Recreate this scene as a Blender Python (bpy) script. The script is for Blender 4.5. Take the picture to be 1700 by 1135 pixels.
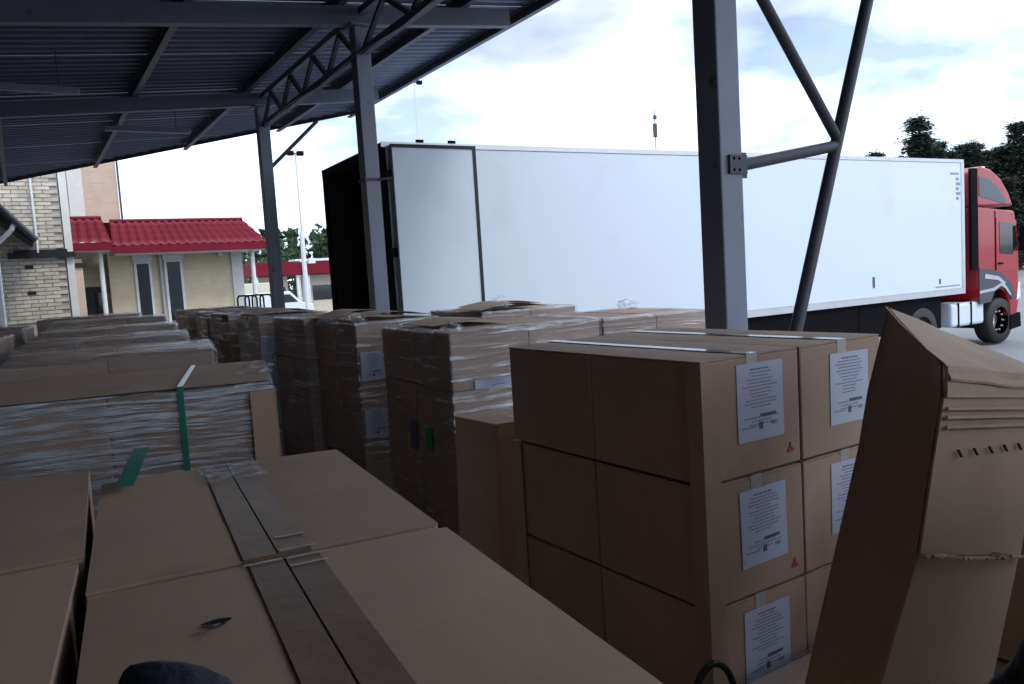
import bpy, bmesh, math, random
from mathutils import Vector, Matrix, noise
random.seed(7)
R = math.radians
scene = bpy.context.scene
for o in list(bpy.data.objects): bpy.data.objects.remove(o)
COL = scene.collection

# ------------------------------------------------------------------ camera
CAM_H = 2.231
yaw, pit, rol = .549, .085, .062
F = Vector((math.sin(yaw)*math.cos(pit), math.cos(yaw)*math.cos(pit), -math.sin(pit)))
Rt = Vector((math.cos(yaw), -math.sin(yaw), 0))
D = F.cross(Rt)
if D.z > 0: D = -D
rx = Rt*math.cos(rol) + D*math.sin(rol)
dn = -Rt*math.sin(rol) + D*math.cos(rol)
cd = bpy.data.cameras.new('camera'); cam = bpy.data.objects.new('camera', cd); COL.objects.link(cam)
cd.sensor_width = 36; cd.sensor_fit = 'HORIZONTAL'; cd.lens = 1323.15/1700*36
cd.clip_start = .03; cd.clip_end = 3000
up = -dn; bk = -F
cam.matrix_world = Matrix(((rx.x, up.x, bk.x, 0), (rx.y, up.y, bk.y, 0), (rx.z, up.z, bk.z, CAM_H), (0, 0, 0, 1)))
scene.camera = cam

# ------------------------------------------------------------------ light, sky, exposure
SUN_EL, SUN_AZ = R(50), R(155)          # azimuth clockwise from +Y
world = bpy.data.worlds.new('World'); scene.world = world; world.use_nodes = True
wn, wl = world.node_tree.nodes, world.node_tree.links
wn.clear()
wo = wn.new('ShaderNodeOutputWorld'); wb = wn.new('ShaderNodeBackground'); wb.inputs['Strength'].default_value = .15
sky = wn.new('ShaderNodeTexSky'); sky.sky_type = 'NISHITA'; sky.sun_disc = False
sky.sun_elevation = SUN_EL; sky.sun_rotation = SUN_AZ; sky.air_density = 1.0; sky.dust_density = .6; sky.ozone_density = 1.5
tc = wn.new('ShaderNodeTexCoord')
sep = wn.new('ShaderNodeSeparateXYZ'); wl.new(tc.outputs['Generated'], sep.inputs[0])
zc = wn.new('ShaderNodeMath'); zc.operation = 'MAXIMUM'; zc.inputs[1].default_value = 0; wl.new(sep.outputs['Z'], zc.inputs[0])
za = wn.new('ShaderNodeMath'); za.operation = 'ADD'; za.inputs[1].default_value = .22; wl.new(zc.outputs[0], za.inputs[0])
dx = wn.new('ShaderNodeMath'); dx.operation = 'DIVIDE'; wl.new(sep.outputs['X'], dx.inputs[0]); wl.new(za.outputs[0], dx.inputs[1])
dy = wn.new('ShaderNodeMath'); dy.operation = 'DIVIDE'; wl.new(sep.outputs['Y'], dy.inputs[0]); wl.new(za.outputs[0], dy.inputs[1])
cv = wn.new('ShaderNodeCombineXYZ'); wl.new(dx.outputs[0], cv.inputs[0]); wl.new(dy.outputs[0], cv.inputs[1]); cv.inputs[2].default_value = 3.3
n1 = wn.new('ShaderNodeTexNoise'); n1.inputs['Scale'].default_value = .95; n1.inputs['Detail'].default_value = 7; n1.inputs['Roughness'].default_value = .52
sh = wn.new('ShaderNodeVectorMath'); sh.operation = 'ADD'; sh.inputs[1].default_value = (-.80, .50, 0); wl.new(cv.outputs[0], sh.inputs[0]); wl.new(sh.outputs[0], n1.inputs['Vector'])
cr = wn.new('ShaderNodeValToRGB'); cr.color_ramp.elements[0].position = .37; cr.color_ramp.elements[1].position = .48; cr.color_ramp.elements[0].color = (.25, .25, .25, 1)
wl.new(n1.outputs['Fac'], cr.inputs[0])
n2 = wn.new('ShaderNodeTexNoise'); n2.inputs['Scale'].default_value = 1.3; n2.inputs['Detail'].default_value = 5
of = wn.new('ShaderNodeVectorMath'); of.operation = 'ADD'; of.inputs[1].default_value = (7.3, 2.1, 0); wl.new(sh.outputs[0], of.inputs[0]); wl.new(of.outputs[0], n2.inputs['Vector'])
cr2 = wn.new('ShaderNodeValToRGB')
cr2.color_ramp.elements[0].position = .36; cr2.color_ramp.elements[0].color = (5.2, 5.8, 7.7, 1)
cr2.color_ramp.elements[1].position = .50; cr2.color_ramp.elements[1].color = (9.6, 11.0, 12.9, 1)
wl.new(n2.outputs['Fac'], cr2.inputs[0])
mx = wn.new('ShaderNodeMixRGB'); wl.new(cr.outputs['Color'], mx.inputs[0]); wl.new(sky.outputs[0], mx.inputs[1]); wl.new(cr2.outputs['Color'], mx.inputs[2])
wl.new(mx.outputs[0], wb.inputs['Color']); wl.new(wb.outputs[0], wo.inputs['Surface'])

sl = bpy.data.lights.new('sun', 'SUN'); sl.energy = 1.2; sl.angle = R(16); sl.color = (1, .96, .9)
sun = bpy.data.objects.new('sun', sl); COL.objects.link(sun)
sd = Vector((math.sin(SUN_AZ)*math.cos(SUN_EL), math.cos(SUN_AZ)*math.cos(SUN_EL), math.sin(SUN_EL)))
sun.rotation_euler = sd.to_track_quat('Z', 'Y').to_euler(); sun.location = (0, -20, 30)
vs = scene.view_settings; vs.view_transform = 'Standard'; vs.look = 'None'; vs.exposure = 0.1; vs.gamma = 1; vs.use_curve_mapping = False
scene.cycles.max_bounces = 8; scene.cycles.diffuse_bounces = 1; scene.cycles.transparent_max_bounces = 16
scene.cycles.use_denoising = True

# ------------------------------------------------------------------ helpers
def link(o, parent=None):
    COL.objects.link(o)
    if parent is not None: o.parent = parent
    return o
def empty(name, loc=(0, 0, 0), rz=0):
    o = bpy.data.objects.new(name, None); o.location = loc; o.rotation_euler = (0, 0, rz); o.empty_display_size = .2
    return link(o)
def tag(o, label=None, cat=None, group=None, kind=None):
    if label: o['label'] = label
    if cat: o['category'] = cat
    if group: o['group'] = group
    if kind: o['kind'] = kind
    return o
class MB:
    def __init__(s): s.v = []; s.f = []; s.sm = []
    def add(s, vs, fs, smooth=False, M=None):
        n = len(s.v)
        for p in vs:
            p = Vector(p)
            s.v.append(tuple(M @ p if M else p))
        for q in fs: s.f.append(tuple(i+n for i in q)); s.sm.append(smooth)
        return s
    def box(s, a, b, M=None):
        x0, y0, z0 = a; x1, y1, z1 = b
        return s.add([(x0,y0,z0),(x1,y0,z0),(x1,y1,z0),(x0,y1,z0),(x0,y0,z1),(x1,y0,z1),(x1,y1,z1),(x0,y1,z1)],
                     [(3,2,1,0),(4,5,6,7),(0,1,5,4),(1,2,6,5),(2,3,7,6),(3,0,4,7)], M=M)
    def rbox(s, a, b, c=.005, M=None):      # box with chamfered edges
        bm = bmesh.new(); bmesh.ops.create_cube(bm, size=1)
        for v in bm.verts: v.co = Vector((a[i]+(v.co[i]+.5)*(b[i]-a[i]) for i in range(3)))
        bmesh.ops.bevel(bm, geom=bm.edges[:], offset=c, segments=2, affect='EDGES', profile=.5)
        bm.verts.index_update()
        s.add([v.co.copy() for v in bm.verts], [[v.index for v in f.verts] for f in bm.faces], M=M); bm.free(); return s
    def frame(s, p0, p1, up=(0, 0, 1)):
        p0, p1 = Vector(p0), Vector(p1); z = (p1-p0).normalized(); u = Vector(up)
        if abs(z.dot(u)) > .98: u = Vector((1, 0, 0))
        x = u.cross(z).normalized(); y = z.cross(x)
        return p0, p1, x, y
    def tube(s, p0, p1, r0, r1=None, n=10, caps=True):
        r1 = r0 if r1 is None else r1; a, b, x, y = s.frame(p0, p1); vs = []
        for c, r in ((a, r0), (b, r1)):
            for i in range(n):
                t = 2*math.pi*i/n; vs.append(c+x*r*math.cos(t)+y*r*math.sin(t))
        k = len(s.v)
        s.add(vs, [(i, (i+1) % n, n+(i+1) % n, n+i) for i in range(n)], True)
        if caps: s.add(vs, [tuple(range(n))[::-1], tuple(range(n, 2*n))])
        return s
    def path(s, pts, r, n=8):
        for a, b in zip(pts[:-1], pts[1:]): s.tube(a, b, r, r, n)
        return s
    def prism(s, p0, p1, prof, up=(0, 0, 1)):   # 2D profile (side, up) swept from p0 to p1
        a, b, x, y = s.frame(p0, p1, up); n = len(prof)
        vs = [a+x*q[0]+y*q[1] for q in prof]+[b+x*q[0]+y*q[1] for q in prof]
        return s.add(vs, [(i, (i+1) % n, n+(i+1) % n, n+i) for i in range(n)]+[tuple(range(n))[::-1], tuple(range(n, 2*n))])
    def extrude(s, poly, axis, t0, t1):          # polygon extruded along an axis
        def P(q, t):
            l = list(q); l.insert(axis, t); return l
        n = len(poly)
        return s.add([P(q, t0) for q in poly]+[P(q, t1) for q in poly],
                     [(i, (i+1) % n, n+(i+1) % n, n+i) for i in range(n)]+[tuple(range(n))[::-1], tuple(range(n, 2*n))])
    def mesh(s, name, m):
        me = bpy.data.meshes.new(name); me.from_pydata(s.v, [], s.f)
        for p, q in zip(me.polygons, s.sm): p.use_smooth = q
        bm = bmesh.new(); bm.from_mesh(me); bmesh.ops.recalc_face_normals(bm, faces=bm.faces); bm.to_mesh(me); bm.free()
        me.materials.append(m); me.update(); return me
    def build(s, name, m, parent=None):
        return link(bpy.data.objects.new(name, s.mesh(name, m)), parent)
def inst(name, me, parent=None, loc=(0, 0, 0), rz=0):
    o = bpy.data.objects.new(name, me); o.location = loc; o.rotation_euler = (0, 0, rz); return link(o, parent)
def I_prof(h, w, t=.012):
    a, b = w/2, h/2
    return [(-a,-b),(a,-b),(a,-b+t),(t/2,-b+t),(t/2,b-t),(a,b-t),(a,b),(-a,b),(-a,b-t),(-t/2,b-t),(-t/2,-b+t),(-a,-b+t)]
def rect(w, h): return [(-w/2,-h/2),(w/2,-h/2),(w/2,h/2),(-w/2,h/2)]

# ------------------------------------------------------------------ materials
def mat(name, col, rough=.6, metal=0, var=.12, vscale=6, bump=0, bscale=40, stretch=(1,1,1), rnd=0, spec=.5, coat=0, spots=None):
    m = bpy.data.materials.new(name); m.use_nodes = True; N, L = m.node_tree.nodes, m.node_tree.links
    b = N['Principled BSDF']; b.inputs['Roughness'].default_value = rough; b.inputs['Metallic'].default_value = metal
    b.inputs['Specular IOR Level'].default_value = spec; b.inputs['Coat Weight'].default_value = coat
    t = N.new('ShaderNodeTexCoord'); mp = N.new('ShaderNodeMapping'); mp.inputs['Scale'].default_value = stretch; L.new(t.outputs['Object'], mp.inputs[0])
    oi = N.new('ShaderNodeObjectInfo')
    ad = N.new('ShaderNodeVectorMath'); ad.operation = 'MULTIPLY_ADD'; L.new(oi.outputs['Random'], ad.inputs[0]); ad.inputs[1].default_value = (13, 7, 5); L.new(mp.outputs[0], ad.inputs[2])
    n = N.new('ShaderNodeTexNoise'); n.inputs['Scale'].default_value = vscale; n.inputs['Detail'].default_value = 6; n.inputs['Roughness'].default_value = .6; L.new(ad.outputs[0], n.inputs['Vector'])
    mr = N.new('ShaderNodeMapRange'); mr.inputs[1].default_value = .25; mr.inputs[2].default_value = .75; mr.inputs[3].default_value = 1-var; mr.inputs[4].default_value = 1+var; L.new(n.outputs['Fac'], mr.inputs[0])
    val = mr.outputs[0]
    if rnd:
        r = N.new('ShaderNodeMapRange'); r.inputs[3].default_value = 1-rnd; r.inputs[4].default_value = 1+rnd; L.new(oi.outputs['Random'], r.inputs[0])
        mu = N.new('ShaderNodeMath'); mu.operation = 'MULTIPLY'; L.new(val, mu.inputs[0]); L.new(r.outputs[0], mu.inputs[1]); val = mu.outputs[0]
    hs = N.new('ShaderNodeMixRGB'); hs.blend_type = 'MULTIPLY'; hs.inputs[0].default_value = 1; hs.inputs[1].default_value = (*col, 1); L.new(val, hs.inputs[2])
    out = hs.outputs[0]
    if spots:                                    # dirt or wear patches of another colour
        c2, lo, hi, sc = spots
        n3 = N.new('ShaderNodeTexNoise'); n3.inputs['Scale'].default_value = sc; n3.inputs['Detail'].default_value = 8; L.new(ad.outputs[0], n3.inputs['Vector'])
        m3 = N.new('ShaderNodeMapRange'); m3.inputs[1].default_value = lo; m3.inputs[2].default_value = hi; L.new(n3.outputs['Fac'], m3.inputs[0])
        x3 = N.new('ShaderNodeMixRGB'); L.new(m3.outputs[0], x3.inputs[0]); L.new(out, x3.inputs[1]); x3.inputs[2].default_value = (*c2, 1); out = x3.outputs[0]
    L.new(out, b.inputs['Base Color'])
    if bump:
        n2 = N.new('ShaderNodeTexNoise'); n2.inputs['Scale'].default_value = bscale; n2.inputs['Detail'].default_value = 5; L.new(ad.outputs[0], n2.inputs['Vector'])
        bp = N.new('ShaderNodeBump'); bp.inputs['Strength'].default_value = bump; bp.inputs['Distance'].default_value = .01; L.new(n2.outputs['Fac'], bp.inputs['Height']); L.new(bp.outputs[0], b.inputs['Normal'])
    return m
def film_mat(name, stretch, rot=(0, 0, 0), lo=.05, hi=.6, e0=.45, e1=.66, scale=1.0, rough=.16, brk=.25):
    m = bpy.data.materials.new(name); m.use_nodes = True; N, L = m.node_tree.nodes, m.node_tree.links
    b = N['Principled BSDF']; b.inputs['Base Color'].default_value = (.90, .93, 1.0, 1); b.inputs['Roughness'].default_value = rough; b.inputs['Specular IOR Level'].default_value = .8
    t = N.new('ShaderNodeTexCoord'); mp = N.new('ShaderNodeMapping'); mp.inputs['Scale'].default_value = stretch; mp.inputs['Rotation'].default_value = rot
    wv = N.new('ShaderNodeTexNoise'); wv.inputs['Scale'].default_value = 2.2; L.new(t.outputs['Object'], wv.inputs['Vector'])
    ma = N.new('ShaderNodeVectorMath'); ma.operation = 'MULTIPLY_ADD'; L.new(wv.outputs['Color'], ma.inputs[0]); ma.inputs[1].default_value = (.05, .05, .035); L.new(t.outputs['Object'], ma.inputs[2])
    L.new(ma.outputs[0], mp.inputs[0])
    n = N.new('ShaderNodeTexNoise'); n.inputs['Scale'].default_value = scale; n.inputs['Detail'].default_value = 6; n.inputs['Roughness'].default_value = .62; L.new(mp.outputs[0], n.inputs['Vector'])
    mr = N.new('ShaderNodeMapRange'); mr.inputs[1].default_value = e0; mr.inputs[2].default_value = e1; mr.inputs[3].default_value = lo; mr.inputs[4].default_value = hi; L.new(n.outputs['Fac'], mr.inputs[0])
    lf = N.new('ShaderNodeTexNoise'); lf.inputs['Scale'].default_value = 3.2; lf.inputs['Detail'].default_value = 3; L.new(t.outputs['Object'], lf.inputs['Vector'])
    lm = N.new('ShaderNodeMapRange'); lm.inputs[1].default_value = .38; lm.inputs[2].default_value = .60; lm.inputs[3].default_value = brk; lm.inputs[4].default_value = 1; L.new(lf.outputs['Fac'], lm.inputs[0])
    mm = N.new('ShaderNodeMath'); mm.operation = 'MULTIPLY'; L.new(mr.outputs[0], mm.inputs[0]); L.new(lm.outputs[0], mm.inputs[1])
    bp = N.new('ShaderNodeBump'); bp.inputs['Strength'].default_value = .9; bp.inputs['Distance'].default_value = .02; L.new(n.outputs['Fac'], bp.inputs['Height']); L.new(bp.outputs[0], b.inputs['Normal'])
    g = N.new('ShaderNodeBsdfGlossy'); g.inputs['Roughness'].default_value = .12; g.inputs['Color'].default_value = (.9, .93, 1, 1); L.new(bp.outputs[0], g.inputs['Normal'])
    g2 = N.new('ShaderNodeBsdfGlossy'); g2.inputs['Roughness'].default_value = .28; g2.inputs['Color'].default_value = (.95, .97, 1, 1); L.new(bp.outputs[0], g2.inputs['Normal'])
    bg = N.new('ShaderNodeMixShader'); bg.inputs[0].default_value = .62; L.new(b.outputs[0], bg.inputs[1]); L.new(g2.outputs[0], bg.inputs[2])
    tr = N.new('ShaderNodeBsdfTransparent'); tr.inputs[0].default_value = (.95, .95, .96, 1)
    a = N.new('ShaderNodeMixShader'); a.inputs[0].default_value = .07; L.new(tr.outputs[0], a.inputs[1]); L.new(g.outputs[0], a.inputs[2])
    c = N.new('ShaderNodeMixShader'); L.new(mm.outputs[0], c.inputs[0]); L.new(a.outputs[0], c.inputs[1]); L.new(bg.outputs[0], c.inputs[2])
    L.new(c.outputs[0], N['Material Output'].inputs['Surface']); return m
def brick_mat(name, c1, c2, mortar, bw=.26, bh=.075):
    m = bpy.data.materials.new(name); m.use_nodes = True; N, L = m.node_tree.nodes, m.node_tree.links
    b = N['Principled BSDF']; b.inputs['Roughness'].default_value = .85
    t = N.new('ShaderNodeTexCoord'); s = N.new('ShaderNodeSeparateXYZ'); L.new(t.outputs['Object'], s.inputs[0])
    ad = N.new('ShaderNodeMath'); L.new(s.outputs[0], ad.inputs[0]); L.new(s.outputs[1], ad.inputs[1])
    c = N.new('ShaderNodeCombineXYZ'); L.new(ad.outputs[0], c.inputs[0]); L.new(s.outputs[2], c.inputs[1])
    k = N.new('ShaderNodeTexBrick'); k.inputs['Scale'].default_value = 1; k.inputs['Brick Width'].default_value = bw; k.inputs['Row Height'].default_value = bh; k.inputs['Mortar Size'].default_value = .006
    k.inputs['Color1'].default_value = (*c1, 1); k.inputs['Color2'].default_value = (*c2, 1); k.inputs['Mortar'].default_value = (*mortar, 1); L.new(c.outputs[0], k.inputs['Vector'])
    n = N.new('ShaderNodeTexNoise'); n.inputs['Scale'].default_value = 1.5; n.inputs['Detail'].default_value = 8; L.new(t.outputs['Object'], n.inputs['Vector'])
    mr = N.new('ShaderNodeMapRange'); mr.inputs[3].default_value = .75; mr.inputs[4].default_value = 1.2; L.new(n.outputs['Fac'], mr.inputs[0])
    x = N.new('ShaderNodeMixRGB'); x.blend_type = 'MULTIPLY'; x.inputs[0].default_value = 1; L.new(k.outputs['Color'], x.inputs[1]); L.new(mr.outputs[0], x.inputs[2]); L.new(x.outputs[0], b.inputs['Base Color'])
    bp = N.new('ShaderNodeBump'); bp.inputs['Strength'].default_value = .5; bp.inputs['Distance'].default_value = .01; L.new(k.outputs['Fac'], bp.inputs['Height']); bp.invert = True; L.new(bp.outputs[0], b.inputs['Normal'])
    return m

CARD = mat('cardboard', (.475, .325, .235), .78, var=.09, vscale=3, bump=.04, bscale=45, stretch=(1, 1, 1), rnd=.10, spots=((.37, .25, .18), .58, .75, 2.2))
CARD_IN = mat('cardboard_edge', (.52, .38, .28), .85, var=.15, vscale=20, rnd=.08)
TAPE = mat('brown_packing_tape', (.235, .15, .105), .42, var=.22, vscale=9, bump=.15, bscale=26, spec=.12)
TAPE_CLEAR = mat('pale_packing_tape', (.50, .46, .42), .14, var=.1, vscale=9, bump=.12, bscale=18, spec=.7)
PAPER = mat('label_paper', (.56, .59, .74), .55, var=.05, vscale=8)
INK = mat('label_ink', (.10, .10, .16), .6)
INK_SOFT = mat('label_grey_ink', (.28, .29, .38), .6)
RED_INK = mat('red_print', (.45, .05, .03), .6)
GREEN_STRAP = mat('green_strapping', (.02, .24, .17), .28, var=.15, vscale=14, spec=.6)
GREEN_LABEL = mat('green_sticker', (.03, .30, .05), .5)
BLUE_LABEL = mat('violet_sticker', (.10, .09, .20), .5)
WOOD = mat('pallet_wood', (.30, .22, .14), .8, var=.3, vscale=5, stretch=(1, 6, 6), rnd=.1, bump=.3, bscale=30)
FILM_H = film_mat('stretch_film_streaked', (2.4, 2.4, 62), rot=(0, R(1.5), 0), lo=.05, hi=1.0, e0=.455, e1=.535, rough=.3, brk=.6)
FILM_D = film_mat('stretch_film_diagonal', (1.6, 1.6, 34), rot=(R(24), R(-20), 0), lo=.02, hi=.75, e0=.53, e1=.62, brk=.15)
FILM_F = film_mat('stretch_film_fine', (1.5, 1.5, 58), rot=(0, R(4), 0), lo=.03, hi=.7, e0=.52, e1=.61, brk=.35)
FILM_TOP = film_mat('stretch_film_top', (3, 9, 6), lo=.12, hi=.8, e0=.5, e1=.68)
STEEL = mat('grey_painted_steel', (.25, .275, .35), .45, var=.1, vscale=3, spec=.5, spots=((.10, .08, .07), .66, .78, 5))
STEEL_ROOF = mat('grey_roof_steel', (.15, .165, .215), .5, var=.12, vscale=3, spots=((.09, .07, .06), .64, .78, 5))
STEEL_DK = mat('dark_painted_steel', (.06, .065, .08), .5, var=.15, vscale=4)
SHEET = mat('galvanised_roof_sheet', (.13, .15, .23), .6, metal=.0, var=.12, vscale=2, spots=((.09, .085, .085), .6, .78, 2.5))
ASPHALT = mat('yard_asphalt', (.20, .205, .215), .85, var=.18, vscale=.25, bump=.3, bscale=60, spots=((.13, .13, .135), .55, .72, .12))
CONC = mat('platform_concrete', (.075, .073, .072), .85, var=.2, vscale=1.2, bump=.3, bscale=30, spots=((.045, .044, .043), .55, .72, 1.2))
TRAILER = mat('white_trailer_panel', (.66, .74, .83), .32, var=.025, vscale=.5, spec=.5, spots=((.58, .63, .68), .60, .85, .7), bump=.04, bscale=1.1)
DOORM = mat('white_trailer_door', (.62, .66, .72), .38, var=.03, vscale=.7, spots=((.55, .55, .55), .6, .8, .9))
ALU = mat('aluminium_rail', (.62, .63, .65), .35, metal=.6, var=.08)
RUBBER = mat('black_rubber', (.012, .012, .014), .6)
INTERIOR = mat('shade_toned_lining', (.030, .036, .038), .6, var=.2, vscale=1.5)  # near-black colour stands in for the shade inside the trailer
CHASSIS = mat('chassis_black', (.005, .005, .007), .85, spec=.1, var=.25)
TRUCKRED = mat('red_truck_paint', (.34, .008, .018), .28, var=.04, vscale=2, coat=.4)
TRUCKGREY = mat('grey_truck_fairing', (.055, .062, .075), .4, var=.1)
TRUCKSILVER = mat('silver_stripe', (.42, .45, .5), .35)
GLASS = mat('dark_glass', (.012, .016, .02), .06, var=.02, spec=.8)
GLASS_ROOF = mat('tinted_spoiler_panel', (.05, .07, .09), .15, var=.05)
LAMPW = mat('lamp_lens', (.85, .86, .88), .15)
LAMPO = mat('orange_lens', (.7, .22, .02), .3)
BRICK = mat('pale_brick', (.60, .53, .44), .85, var=.2, vscale=9, rnd=.16, bump=.3, bscale=50)
BRICKW = brick_mat('pale_brick_wall', (.60, .53, .44), (.53, .47, .38), (.42, .38, .33))
DARKWALL = mat('light_block_dark', (.045, .04, .04), .8, var=.2)  # dark tone of the added light-blocking walls
MORTAR = mat('mortar', (.38, .345, .30), .9, var=.2)
BRICKY = brick_mat('yellow_brick_wall', (.74, .62, .43), (.69, .57, .40), (.66, .57, .44))
BRICKP = brick_mat('pink_brick_wall', (.66, .50, .40), (.61, .46, .37), (.57, .46, .38))
WHITEPL = mat('white_plaster', (.72, .70, .66), .8, var=.08)
ROOFRED = mat('red_metal_tile', (.17, .008, .022), .6, spec=.2, var=.1, vscale=3, rnd=.05)
TRIMDK = mat('dark_trim', (.010, .010, .012), .5)
PVC = mat('white_pvc', (.75, .76, .78), .4)
CREAM = mat('cream_render', (.70, .64, .50), .8, var=.08)
BARK = mat('pine_bark', (.11, .075, .05), .9, var=.3, vscale=3, bump=.5, bscale=12)
NEEDLE = mat('pine_needles', (.022, .036, .022), .75, var=.45, vscale=1.2, rnd=.25)
NEEDLE2 = mat('forest_leaves', (.05, .085, .04), .8, var=.5, vscale=.25)
NAVY = mat('navy_uniform_cloth', (.012, .014, .028), .8, var=.3, vscale=14, bump=.5, bscale=60, spots=((.03, .034, .06), .55, .66, 16))
GLOVE = mat('black_glove', (.010, .012, .022), .55, var=.2, vscale=20)
SKIN = mat('skin', (.45, .28, .2), .55)
CARWHITE = mat('white_van_paint', (.75, .76, .78), .25, var=.02, coat=.5)

# ================================================================== SETTING
FLOOR = .18
g = MB(); g.add([(-900, -900, 0), (900, -900, 0), (900, 900, 0), (-900, 900, 0)], [(0, 1, 2, 3)])
tag(g.build('ground', ASPHALT), 'pale grey asphalt of the customs yard', None, kind='structure')
g = MB(); g.rbox((-4.0, -7, -.1), (3.72, 15.2, FLOOR), .02)
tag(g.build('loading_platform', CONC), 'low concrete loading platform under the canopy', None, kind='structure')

# ---- canopy
def zr(x): return 5.25+.10*(x-3.3)
def far_edge(y): return 5.72 if y < 14.5 else 5.72-(y-14.5)*.97   # the far eave is cut on a slant
can = tag(empty('canopy', (3.3, 8, FLOOR)), 'dark corrugated steel canopy roof on grey posts above the pallets', 'canopy')
def cchild(mb, name, m, parent=can, lab=None):
    o = mb.build(name, m); o.parent = parent
    o.matrix_parent_inverse = parent.matrix_world.inverted() if parent is not can else Matrix.Translation((-3.3, -8, -FLOOR))
    if lab: o['label'] = lab
    return o
EX0, EX1, EY0, EY1 = -4.0, 5.72, -3.6, 24.0
pitch, hh = .2, .032
for k in range(int((EY1-EY0)/1.0)+1):
    y0 = EY0+k*1.0; y1 = min(y0+1.0, EY1); pts = []; y = y0
    while y < y1-1e-4:
        pts += [(y, 0), (y+.07, 0), (y+.1, hh), (y+.17, hh)]; y += pitch
    pts.append((y1, 0)); m = MB()
    dz = .003*(k % 2)
    vs = []; fs = []
    for e_ in (0, 1):
        for t in (0, .0015):
            for (yy, h) in pts:
                X = max(far_edge(yy), EX0+.02) if e_ else EX0
                vs.append((X, yy, zr(X)+h+dz+t))
    n = len(pts)
    for i in range(n-1):
        fs += [(i, i+1, 2*n+i+1, 2*n+i), (n+i, n+i+1, 3*n+i+1, 3*n+i), (i, i+1, n+i+1, n+i), (2*n+i, 2*n+i+1, 3*n+i+1, 3*n+i)]
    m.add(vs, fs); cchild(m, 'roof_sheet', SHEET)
for x in (-3.2, -1.6, 0, 1.6, 3.1, 4.55, 5.6):      # C purlins along the roof
    m = MB(); z = zr(x)-.075
    ye = 14.5+(5.72-x)/.97-.12
    m.prism((x, EY0, z), (x, ye, z), [(-.035,-.07),(.035,-.07),(.035,-.045),(-.027,-.045),(-.027,.045),(.035,.045),(.035,.07),(-.035,.07)])
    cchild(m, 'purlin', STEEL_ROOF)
POSTS = [(3.3, -2.2), (3.3, 3.12), (3.3, 8.08), (3.3, 12.05), (-1.2, 8.08), (-1.2, -2.2)]
for (px, py) in POSTS:
    m = MB()
    if px > 0: m.prism((EX0, py, zr(EX0)-.24), (min(5.15, far_edge(py)-.3), py, zr(min(5.15, far_edge(py)-.3))-.24), rect(.11, .19))
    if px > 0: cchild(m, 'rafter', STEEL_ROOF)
    s = .0825; m = MB(); m.rbox((px-s, py-s, FLOOR+.02), (px+s, py+s, zr(px)-.36), .008)
    p = cchild(m, 'post', STEEL)
    m = MB(); m.box((px-.16, py-.16, FLOOR), (px+.16, py+.16, FLOOR+.02)); cchild(m, 'base_plate', STEEL)
    m = MB(); m.box((px-.13, py-.13, zr(px)-.36), (px+.13, py+.13, zr(px)-.335)); cchild(m, 'cap_plate', STEEL)
m = MB(); m.prism((5.72, 14.52, zr(5.72)-.02), (-3.9, 14.52+9.62/.97, zr(-3.9)-.02), rect(.02, .10)); cchild(m, 'eave_trim', STEEL_DK)
# lattice girder between posts along the post line
for (a, b) in ((-2.2, 3.12), (3.12, 8.08), (8.08, 12.05)):
    gz1, gz0 = zr(3.3)-.17, zr(3.3)-.62
    a2, b2 = a+.10, b-.10
    for z in (gz0, gz1-.05):
        m = MB()
        m.prism((3.3, a2, z), (3.3, b2, z), rect(.07, .07)); cchild(m, 'girder_chord', STEEL_ROOF)
    nseg = 4; dl = (b2-a2)/nseg
    for i in range(nseg):
        y0, y1 = a2+i*dl, a2+(i+1)*dl
        m = MB(); m.prism((3.3, y0+.04, gz0+.04), (3.3, (y0+y1)/2, gz1-.09), rect(.045, .045)); cchild(m, 'girder_web', STEEL_DK)
        m = MB(); m.prism((3.3, (y0+y1)/2, gz1-.09), (3.3, y1-.04, gz0+.04), rect(.045, .045)); cchild(m, 'girder_web', STEEL_DK)
# raking strut of the near post
yb = 3.12
m = MB(); m.tube((3.34, yb, FLOOR+.22), (5.12, yb, 5.05), .038, n=14); cchild(m, 'raking_strut', STEEL_DK)
m = MB(); m.tube((3.40, yb, 2.74), (4.28, yb, 2.88), .034, n=14); cchild(m, 'cross_strut', STEEL_DK)
m = MB(); m.tube((4.30, yb, 2.93), (3.385, yb, 4.02), .032, n=14); cchild(m, 'diagonal_strut', STEEL_DK)
m = MB(); m.box((3.383, yb-.055, 2.66), (3.40, yb+.055, 2.83)); m.box((3.40, yb-.006, 2.68), (3.50, yb+.006, 2.82)); m.box((3.27, yb-.10, 2.69), (3.40, yb-.083, 2.79)); cchild(m, 'strut_bracket', STEEL_DK)
m = MB(); m.tube((3.35, 12.1, 4.0), (4.15, 12.1, 4.75), .028); cchild(m, 'knee_brace', STEEL_DK)
m = MB(); m.box((3.205, 7.985, 3.30), (3.395, 8.175, 3.33)); m.tube((3.36, 7.98, 3.315), (3.52, 7.95, 3.33), .014); cchild(m, 'pipe_clamp', STEEL_DK)
for (lx, ly) in ((1.9, 13.2), (.2, 10.2)):      # unlit tube lamps under the roof
    z = zr(lx)-.42; m = MB(); m.rbox((lx-.6, ly-.06, z), (lx+.6, ly+.06, z+.07), .01); cchild(m, 'tube_lamp', STEEL)
    m = MB(); m.tube((lx-.4, ly, z+.07), (lx-.4, ly, zr(lx-.4)), .006, n=6); cchild(m, 'lamp_hanger', STEEL_DK); m = MB(); m.tube((lx+.4, ly, z+.07), (lx+.4, ly, zr(lx+.4)), .006, n=6); cchild(m, 'lamp_hanger', STEEL_DK)
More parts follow.
